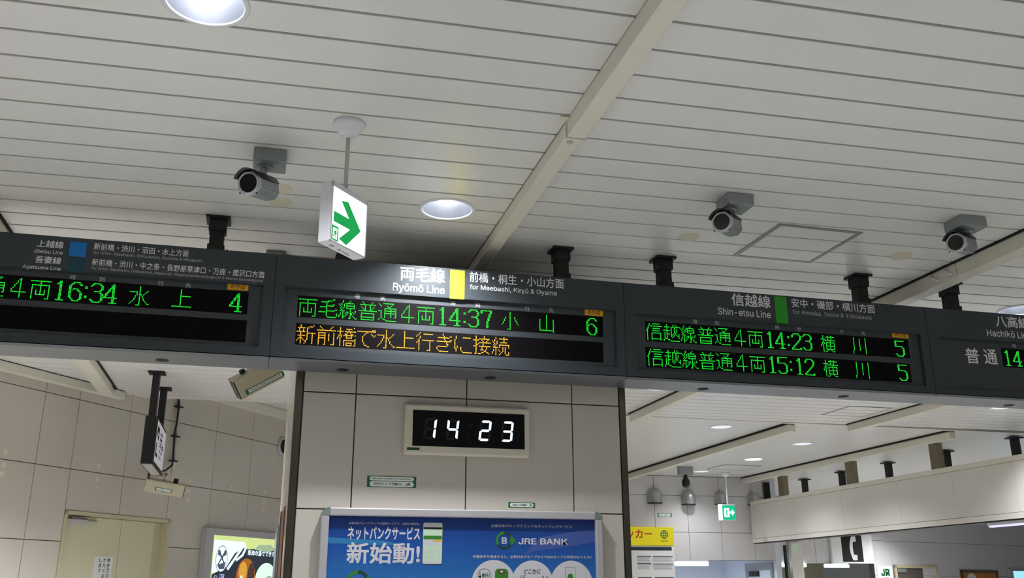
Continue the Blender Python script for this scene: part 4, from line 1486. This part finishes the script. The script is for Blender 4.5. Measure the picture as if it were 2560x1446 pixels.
ad('ad_rock', [(a0+.03, 0.95), (a0+.03, 1.70), (a0+.26, 1.78), (a0+.38, 1.92), (a0+.52, 1.985), (a0+.62, 1.97), (a0+.95, 2.00), (A1-.08, 2.00), (A1-.08, 0.95)], 'ad_dark', 2)
ad('ad_leaves', [(a0+.72, 1.97), (a0+.80, 2.025), (a0+1.02, 2.035), (a0+1.1, 1.98), (a0+1.0, 1.955)], 'egg_shade', 3)
def ell(cu, cv, ru, rv, n=28, top=1.0): return [(cu+ru*math.cos(2*math.pi*i/n), cv+rv*(top if math.sin(2*math.pi*i/n) > 0 else 1)*math.sin(2*math.pi*i/n)) for i in range(n)]
ad('ad_egg', ell(a0+.60, 1.685, .165, .165, top=1.15), 'egg_brown', 4)
ad('ad_egg_light', ell(a0+.545, 1.74, .07, .10), 'egg_amber', 5)
ad('ad_egg_shine', ell(a0+.525, 1.655, .025, .045), 'egg_white', 6)
ad('ad_egg_shade', ell(a0+.69, 1.70, .06, .13), 'egg_dark', 5)
ad('ad_egg', ell(a0+.97, 1.645, .20, .16, top=1.2), 'egg_white', 4)
ad('ad_egg_shade', ell(a0+1.03, 1.60, .10, .10), 'egg_shade', 5)
ad('ad_egg', ell(a0+.78, 1.565, .145, .11), 'egg_white', 6); ad('ad_yolk', ell(a0+.80, 1.52, .07, .06), 'egg_dark', 7)
ad('ad_egg', ell(a0+.58, 1.535, .13, .06), 'egg_amber', 6)
ad('ad_badge', ell(a0+.17, 1.86, .098, .135), 'ad_mid', 3); ad('ad_badge', ell(a0+.17, 1.86, .092, .128), 'ad_white', 4)
ad('ad_bowl', [(a0+.10, 1.80), (a0+.24, 1.83), (a0+.22, 1.76), (a0+.14, 1.755)], 'ad_mid', 5)
for s_ in (-1, 1):
    c_ = a0+.17; ad('ad_skewer', [(c_+s_*.075, 1.935), (c_+s_*.045, 1.95), (c_-s_*.065, 1.80), (c_-s_*.055, 1.795)], 'ad_mid', 6)
    ad('ad_skewer', [(c_+s_*.075, 1.905), (c_+s_*.055, 1.955), (c_+s_*.03, 1.94), (c_+s_*.04, 1.885)], 'ad_mid', 7)
ad('ad_chopsticks', [(a0+.26, 1.765), (a0+.29, 1.745), (a0+.40, 1.86), (a0+.56, 2.02), (a0+.52, 2.03), (a0+.36, 1.865)], 'ad_white', 7)
ad('ad_chopsticks', [(a0+.40, 1.86), (a0+.50, 1.915), (a0+.55, 1.985), (a0+.535, 2.02), (a0+.56, 2.02), (a0+.58, 1.98), (a0+.53, 1.90), (a0+.42, 1.84)], 'ad_white', 7)
text('ad_lettering', '草津の湯でできためぐみ', 'ad_white', LW, a0+.60, a0+1.30, 1.905, 1.965, 0.0675, t, 0.02)
for j, ch in enumerate('温泉卵'): text('ad_lettering', ch, 'ad_text', LW, a0+.14, a0+.24, 1.62-.10*j, 1.71-.10*j, 0.0675, t, 0.01)
for j, ch in enumerate('名物の'): text('ad_lettering', ch, 'ad_text', LW, a0+.05, a0+.12, 1.62-.09*j, 1.70-.09*j, 0.0675, t, 0.0)

# round grille behind the column edge
t = thing('wall_speaker', 'round dark wall speaker with a grey ring beside the column', 'speaker', LW.p(3.15, zk(3.07), 0.012))
MB().lathe(LW.p(2.935*K, zk(3.07), 0.012), LW.n, [(0.112, 0), (0.112, 0.02), (0.085, 0.024), (0.085, 0.006)], 36).build('outer_ring', 'alu', t)
MB().lathe(LW.p(2.935*K, zk(3.07), 0.014), LW.n, [(0.086, 0), (0.086, 0.004)], 36, False, (False, True)).build('dark_grille', 'dark_hole', t)
# ---------------------------------------------------------------- far right: hanging fascia with its poles
t = thing('hanging_fascia', 'long cream fascia box hanging from black poles at the right', 'fascia', (8.5, 11, 2.25))
FX = 8.0
HF = Fr((FX, 0, 0), (0, -1, 0), (0, 0, 1), (-1, 0, 0))
MB().wbox(FX+0.01, 8.13, 6.5, 14.52, 2.262, 2.922).build('fascia_box', 'panel_cream', t)
ys = [14.48, 13.2, 11.93, 10.664, 9.635, 8.658, 7.6, 6.5]
for i in range(len(ys)-1):
    MB().box(HF, -ys[i]+0.0015, -ys[i+1]-0.0015, 2.330, 2.868, -0.01, 0.0).build('face_panel', 'panel_cream', t)
MB().box(HF, -14.535, -6.5, 2.872, 2.932, -0.03, 0.006).build('top_rail', 'beam_edge', t)
MB().box(HF, -14.535, -6.5, 2.262, 2.325, -0.03, 0.006).build('bottom_rail', 'panel_cream', t)
MB().box(HF, -14.535, -6.5, 2.248, 2.262, -0.13, 0.000).build('black_underline', 'black_steel', t)
MB().box(HF, -14.54, -14.48, 2.262, 2.932, -0.03, 0.007).build('end_rail', 'beam_edge', t)
for y in (9.69, 10.94, 12.205, 13.40, 14.50):
    MB().wbox(8.12, 9.08, y-0.02, y+0.02, 2.80, 2.86).build('cross_arm', 'black_steel', t)
    o = MB().wbox(9.0, 9.08, y-0.04, y+0.04, 2.75, H-0.002).build('hanging_pole', 'black_steel', t)
    MB().wbox(8.955, 9.125, y-0.07, y+0.07, H-0.018, H-0.002).build('pole_flange', 'black_steel', o)
for y0, y1, nm in ((10.30, 10.45, 'a'), (12.15, 12.32, 'b'), (14.08, 14.25, 'c')):
    MB().wbox(8.12, 8.40, (y0+y1)/2-.02, (y0+y1)/2+.02, 2.74, 2.79).build('cross_arm', 'post_beige', t)
    MB().wbox(8.38, 8.47, y0, y1, 2.72, H-0.004).build('support_post', 'post_beige', t)
t = thing('tube_lamp', 'lit strip lamp under the near end of the cream fascia', 'lamp', (8.06, 8.75, 2.20))
MB().wbox(8.03, 8.10, 8.2, 9.22, 2.215, 2.247).build('lamp_body', 'ring_white', t); MB().wbox(8.035, 8.095, 8.22, 9.20, 2.196, 2.216).build('lit_tube', 'tube_violet', t)
# dark panel added in place of the dark recess above the fascia end
t = thing('dark_recess_panel', 'dark panel standing in for the dark recess above the fascia end', 'vent', (8.47, 14.3, 2.95))
MB().wbox(8.30, 8.44, FY-0.03, FY-0.002, 2.93, 3.28).build('recess_frame', 'post_beige', t); MB().wbox(8.315, 8.425, FY-0.04, FY-0.03, 2.94, 3.265).build('recess_dark', 'dark_hole', t)

# wall lamps: silver half domes
def dome(label, x, z0, z1, w):
    t = thing('wall_lamp', label, 'wall lamp', (x, FY, z0), 'silver dome lamps on the far wall')
    hh = z1-z0; b = MB(); P = []; fs = []; nu, nv = 14, 8
    for j in range(nv):
        f = j/(nv-1); zz = z0+hh*f; s_ = (1-max(0, (f-.35)/.65)**2.6)**.5 if f > .35 else 1-.06*(.35-f)
        for i in range(nu):
            a = math.pi*i/(nu-1); P.append((x-w/2*s_*math.cos(a)*1.0, FY-0.012-0.19*s_*max(0, math.sin(a))**.7, zz))
    for j in range(nv-1):
        for i in range(nu-1): fs.append((j*nu+i, j*nu+i+1, (j+1)*nu+i+1, (j+1)*nu+i))
    b.add(P, fs, True).build('dome_shell', 'dome_silver', t)
    MB().poly(Fr((x, FY-0.012, z0), (1, 0, 0), (0, -1, 0), (0, 0, -1)), [(-w/2*math.cos(math.pi*i/13), 0.185*max(0, math.sin(math.pi*i/13))**.7) for i in range(14)], -0.004, 0.012).build('lower_rim', 'black_steel', t)
    return t
dome('silver dome lamp on the far wall nearest the column', 6.300, 2.885, 3.135, 0.235)
dome('silver dome lamp on the far wall below the small camera', 6.897, 2.875, 3.125, 0.225)
dome('silver dome lamp just left of the far green exit sign', 7.490, 2.890, 3.105, 0.195)
dome('silver dome lamp at the fascia end, half hidden', 8.095, 2.895, 3.095, 0.185)
# small camera on the rear ceiling
t = thing('ceiling_camera', 'small dark ceiling camera far off above the wall lamps', 'camera', (6.35, 13.49, H))
MB().wbox(6.24, 6.46, 13.44, 13.54, H-0.11, H+0.011).build('mount_plate', 'bracket_gray', t); MB().cyl((6.35, 13.49, H-0.2), (6.35, 13.49, H-0.1), 0.03, 12).build('neck', 'cam_black', t)
MB().lathe((6.35, 13.49, H-0.15), (0, 0, -1), [(0.035, 0), (0.06, 0.05), (0.06, 0.10), (0.045, 0.145), (0.001, 0.16)], 20).build('camera_ball', 'cam_black', t)
# far exit sign
t = thing('exit_sign', 'small green lit exit sign hanging on a white rod before the far wall', 'sign', (7.27, 14.0, 2.58))
sx, sy = 7.30, 14.02
MB().wbox(7.195, 7.435, sy, sy+0.05, 2.588, 2.836).build('sign_case', 'sign_white', t, 0.004)
MB().wbox(7.160, 7.200, sy-0.012, sy+0.05, 2.588, 2.836).build('lit_side', 'sign_lit', t)
MB().wbox(7.205, 7.430, sy-0.004, sy, 2.594, 2.818).build('green_face', 'sign_green_far', t)
XF2 = Fr((0, sy-0.004, 0), (1, 0, 0), (0, 0, 1), (0, -1, 0))
MB().box(XF2, 7.235, 7.325, 2.635, 2.775, 0, 0.001).build('doorway_shape', 'sign_lit', t)
MB().poly(XF2, [(7.335, 2.69), (7.37, 2.69), (7.37, 2.655), (7.42, 2.708), (7.37, 2.76), (7.37, 2.725), (7.335, 2.725)], 0, 0.001).build('arrow', 'sign_lit', t)
MB().poly(XF2, [(7.27, 2.74), (7.30, 2.75), (7.285, 2.70), (7.30, 2.66), (7.275, 2.66), (7.265, 2.70)], 0.001, 0.0015).build('running_figure', 'sign_green_far', t)
MB().cyl((7.32, sy+0.025, 2.834), (7.32, sy+0.025, H+0.011), 0.013, 12).lathe((7.32, sy+0.025, H+0.011), (0, 0, -1), [(0.07, 0), (0.065, 0.03), (0.03, 0.07)], 20, True, (True, True)).build('rod', 'sign_white', t)
sticker('small security sticker under the first far dome lamp', FF, 6.354, 6.604, 2.668, 2.728, 0.012, False)

# coin locker sign and notice board
t = thing('locker_sign', 'yellow locker sign with red letters and a green globe mark', 'sign', (6.0, FY, 2.21))
MB().box(FF, 5.10, 6.603, 2.214, 2.502, 0.012, 0.05).build('sign_panel', 'yellow_sign', t, 0.003)
text('red_lettering', 'コインロッカー', 'red_ink', FF, 5.14, 6.225, 2.318, 2.462, 0.051, t, 0.02)
MB().disc(FF, 6.435, 2.385, 0.068, 0.05, 0.0515, 28).build('globe_mark', 'globe_green', t)
b = MB()
for k_ in (-.55, 0, .55): b.box(FF, 6.435-.06*math.cos(math.asin(abs(k_))), 6.435+.06*math.cos(math.asin(abs(k_))), 2.385+.065*k_-.003, 2.385+.065*k_+.003, 0.0515, 0.052)
for k_ in (-.5, 0, .5): b.box(FF, 6.435+.065*k_-.003, 6.435+.065*k_+.003, 2.385-.055, 2.385+.055, 0.0515, 0.0522)
b.build('globe_grid', 'yellow_sign', t, kind='stuff')
for k_ in range(6): MB().box(FF, 6.372+.022*k_, 6.386+.022*k_, 2.274, 2.290+.006*(k_ % 3 == 0), 0.05, 0.0512).build('small_mark', 'globe_green', t)
t = thing('locker_notice', 'white notice board with grey text boxes under the yellow sign', 'notice board', (6.1, FY, 1.2))
MB().box(FF, 5.10, 6.60, 1.10, 2.205, 0.0135, 0.035).build('notice_panel', 'paper', t)
MB().box(FF, 5.85, 6.56, 2.135, 2.190, 0.035, 0.036).build('dark_heading', 'navy', t)
for (a, e, c, d_) in ((5.95, 6.19, 1.965, 2.05), (6.22, 6.57, 1.95, 2.05), (5.95, 6.19, 1.83, 1.94), (6.22, 6.57, 1.80, 1.93), (5.95, 6.19, 1.60, 1.72), (6.24, 6.57, 1.60, 1.72)):
    MB().box(FF, a, e, d_-0.014, d_, 0.035, 0.036).build('dark_rule', 'navy', t)
    for k_ in range(5): MB().box(FF, a, e-(0.02*k_ % 0.05), d_-0.030-0.016*k_, d_-0.023-0.016*k_, 0.035, 0.0355).build('text_line', 'line_gray', t)
t = thing('tube_lamp', 'bright strip lamp in the recess beside the locker notice', 'lamp', (6.89, FY+0.3, 1.93))
MB().wbox(6.60, 7.20, FY-0.05, FY+0.02, 1.965, 1.985).build('lamp_body', 'ring_white', t)
MB().cyl((6.60, FY-0.015, 1.930), (7.195, FY-0.015, 1.930), 0.034, 16).build('lit_tube', 'tube_face', t)
l = bpy.data.lights.new('strip', 'AREA'); l.shape = 'RECTANGLE'; l.size = 0.6; l.size_y = 0.07; l.energy = 45; l.color = (0.9, 0.96, 1)
o = bpy.data.objects.new('strip_light', l); COL.objects.link(o); o.location = (6.9, FY+0.05, 1.92); attach(o, t)
t = thing('wall_camera', 'small dark camera on the recess wall right of the strip lamp', 'camera', (7.9, 16.4, 1.8))
MB().wbox(8.50, 8.58, 16.50, 16.60, 1.80, 2.0).build('mount', 'bracket_gray', t); MB().wbox(8.50, 8.6, 16.35, 16.5, 1.78, 1.93).build('camera_body', 'cam_black', t, 0.01)

# glass partition post, beige panel, phone sign
t = thing('partition_post', 'black post of a glass partition under the fascia', 'post', (10.55, 17.3, 0))
MB().wbox(10.16, 10.195, 17.25, 17.30, 0, 2.36).build('post', 'black_steel', t); MB().wbox(10.20, 10.215, 17.25, 17.30, 0, 2.36).build('glass_edge', 'alu_cap', t)
t = thing('beige_panel', 'beige standing panel with a pale round disc behind the partition post', 'panel', (10.7, 17.7, 0))
MB().wbox(10.60, 10.86, 17.75, 17.85, 0, 2.44).build('panel_board', 'panel_cream', t); MB().disc(Fr((0, 17.75, 0), (1, 0, 0), (0, 0, 1), (0, -1, 0)), 10.70, 2.335, 0.095, 0, 0.02, 28).build('pale_disc', 'pale_disc', t)
QF = Fr((0, 17.80, 0), (1, 0, 0), (0, 0, 1), (0, -1, 0))
t = thing('telephone_sign', 'white sign with a black square and white telephone handset', 'sign', (12.0, 17.8, 2.03))
MB().box(QF, 11.58, 12.56, 2.03, 2.62, -0.08, 0).build('sign_box', 'paper', t, 0.004)
MB().box(QF, 11.82, 12.31, 2.065, 2.60, 0, 0.003).build('black_square', 'ink', t)
MB().poly(QF, [(12.035, 2.50), (12.10, 2.50), (12.085, 2.42), (12.078, 2.335), (12.085, 2.25), (12.10, 2.17), (12.035, 2.17), (12.012, 2.25), (12.004, 2.335), (12.012, 2.42)], 0.003, 0.005).build('handset', 'sign_white', t)
for s_ in (-1, 1): MB().poly(QF, [(12.03, 2.335+s_*0.155), (12.055, 2.335+s_*0.225), (12.085, 2.335+s_*0.245), (12.165, 2.335+s_*0.238), (12.168, 2.335+s_*0.135), (12.10, 2.335+s_*0.130)], 0.003, 0.0055).build('handset_end', 'sign_white', t)
t = thing('tube_lamp', 'strip lamp below the telephone sign', 'lamp', (11.68, 17.8, 1.94))
MB().cyl((11.40, 17.84, 1.978), (11.96, 17.84, 1.978), 0.032, 14).build('lit_tube', 'tube_face', t); MB().wbox(11.4, 11.96, 17.84, 17.90, 2.0, 2.03).build('lamp_body', 'ring_white', t)
for lb, x in (('small round lamp left of the black partition post', 10.46), ('small round lamp right of the beige panel', 10.93)):
    t = thing('spot_lamp', lb, 'lamp', (x, 17.86, 1.97)); MB().lathe((x, 17.86, 2.03), (0, 0, -1), [(0.05, 0), (0.06, 0.03), (0.05, 0.07), (0.001, 0.075)], 20).build('lit_bulb', 'tube_face', t)
# right wall: JR plate, door, cork board, screen
t = thing('railway_plate', 'white plate with green JR letters beside the far right door', 'sign', RW.p(0.29, 1.3, 0.012))
MB().box(RW, 0.05, 0.57, 1.3, 1.99, 0.012, 0.03).build('plate', 'paper', t); text('green_letters', 'JR', 'jr_green', RW, 0.17, 0.46, 1.78, 1.93, 0.031, t, 0.035)
MB().box(RW, 0.25, 0.42, 1.740, 1.752, 0.03, 0.0315).build('small_line', 'line_gray', t)
dr = bpy.data.objects.new('door_2', None); COL.objects.link(dr); struct(dr, 'cream door in the far right tiled wall')
for (a, e, c, d_) in ((0.655, 0.725, 0, 2.01), (2.07, 2.155, 0, 2.01), (0.655, 2.155, 1.95, 2.01)): MB().box(RW, a, e, c, d_, -0.05, 0.03).build('door_frame', 'frame_cream', dr)
MB().box(RW, 0.725, 2.07, 0, 1.95, -0.10, -0.02).build('door_leaf', 'door_cream', dr)
MB().box(RW, 0.76, 1.05, 1.86, 1.94, -0.02, 0.02).build('door_closer', 'bracket_gray', dr); MB().box(RW, 1.62, 1.80, 1.68, 1.90, -0.02, -0.018).build('red_notice', 'red_ink', dr)
t = thing('cork_board', 'brown cork notice board at the far right wall', 'notice board', RW.p(3.7, 1.2, 0.012))
MB().box(RW, 2.96, 4.40, 1.2, 1.92, 0.012, 0.03).build('cork', 'cork', t)
for (a, e, c, d_) in ((2.96, 4.40, 1.875, 1.92), (2.96, 3.05, 1.2, 1.92), (4.36, 4.42, 1.2, 1.92)): MB().box(RW, a, e, c, d_, 0.03, 0.05).build('frame_bar', 'steel_dark', t)
MB().disc(RW, 3.38, 1.66, 0.2, 0.03, 0.032, 24).build('white_paper', 'paper', t)
t = thing('wall_screen', 'blue lit screen at the right edge of the picture', 'screen', RW.p(5.6, 1.2, 0.012))
MB().box(RW, 4.88, 6.6, 1.1, 1.965, 0.012, 0.06).build('screen_case', 'alu', t); MB().box(RW, 5.03, 6.5, 1.15, 1.915, 0.06, 0.064).build('screen_face', 'screen_blue', t)

dr = bpy.data.objects.new('door_3', None); COL.objects.link(dr); struct(dr, 'dark-framed doorway inside the recess of the far wall')
DF = Fr((8.45, 0, 0), (0, -1, 0), (0, 0, 1), (-1, 0, 0))
MB().box(DF, -15.58, -14.80, 0, 1.84, 0.001, 0.02).build('door_leaf', 'pale_wall', dr)
for (a, e, c, d_) in ((-15.66, -14.74, 1.84, 1.95), (-15.66, -15.58, 0, 1.84), (-14.80, -14.74, 0, 1.84)): MB().box(DF, a, e, c, d_, 0.001, 0.04).build('door_frame', 'bracket_gray', dr)
MB().box(DF, -15.5, -15.2, 1.74, 1.83, 0.02, 0.06).build('door_closer', 'cam_black', dr)
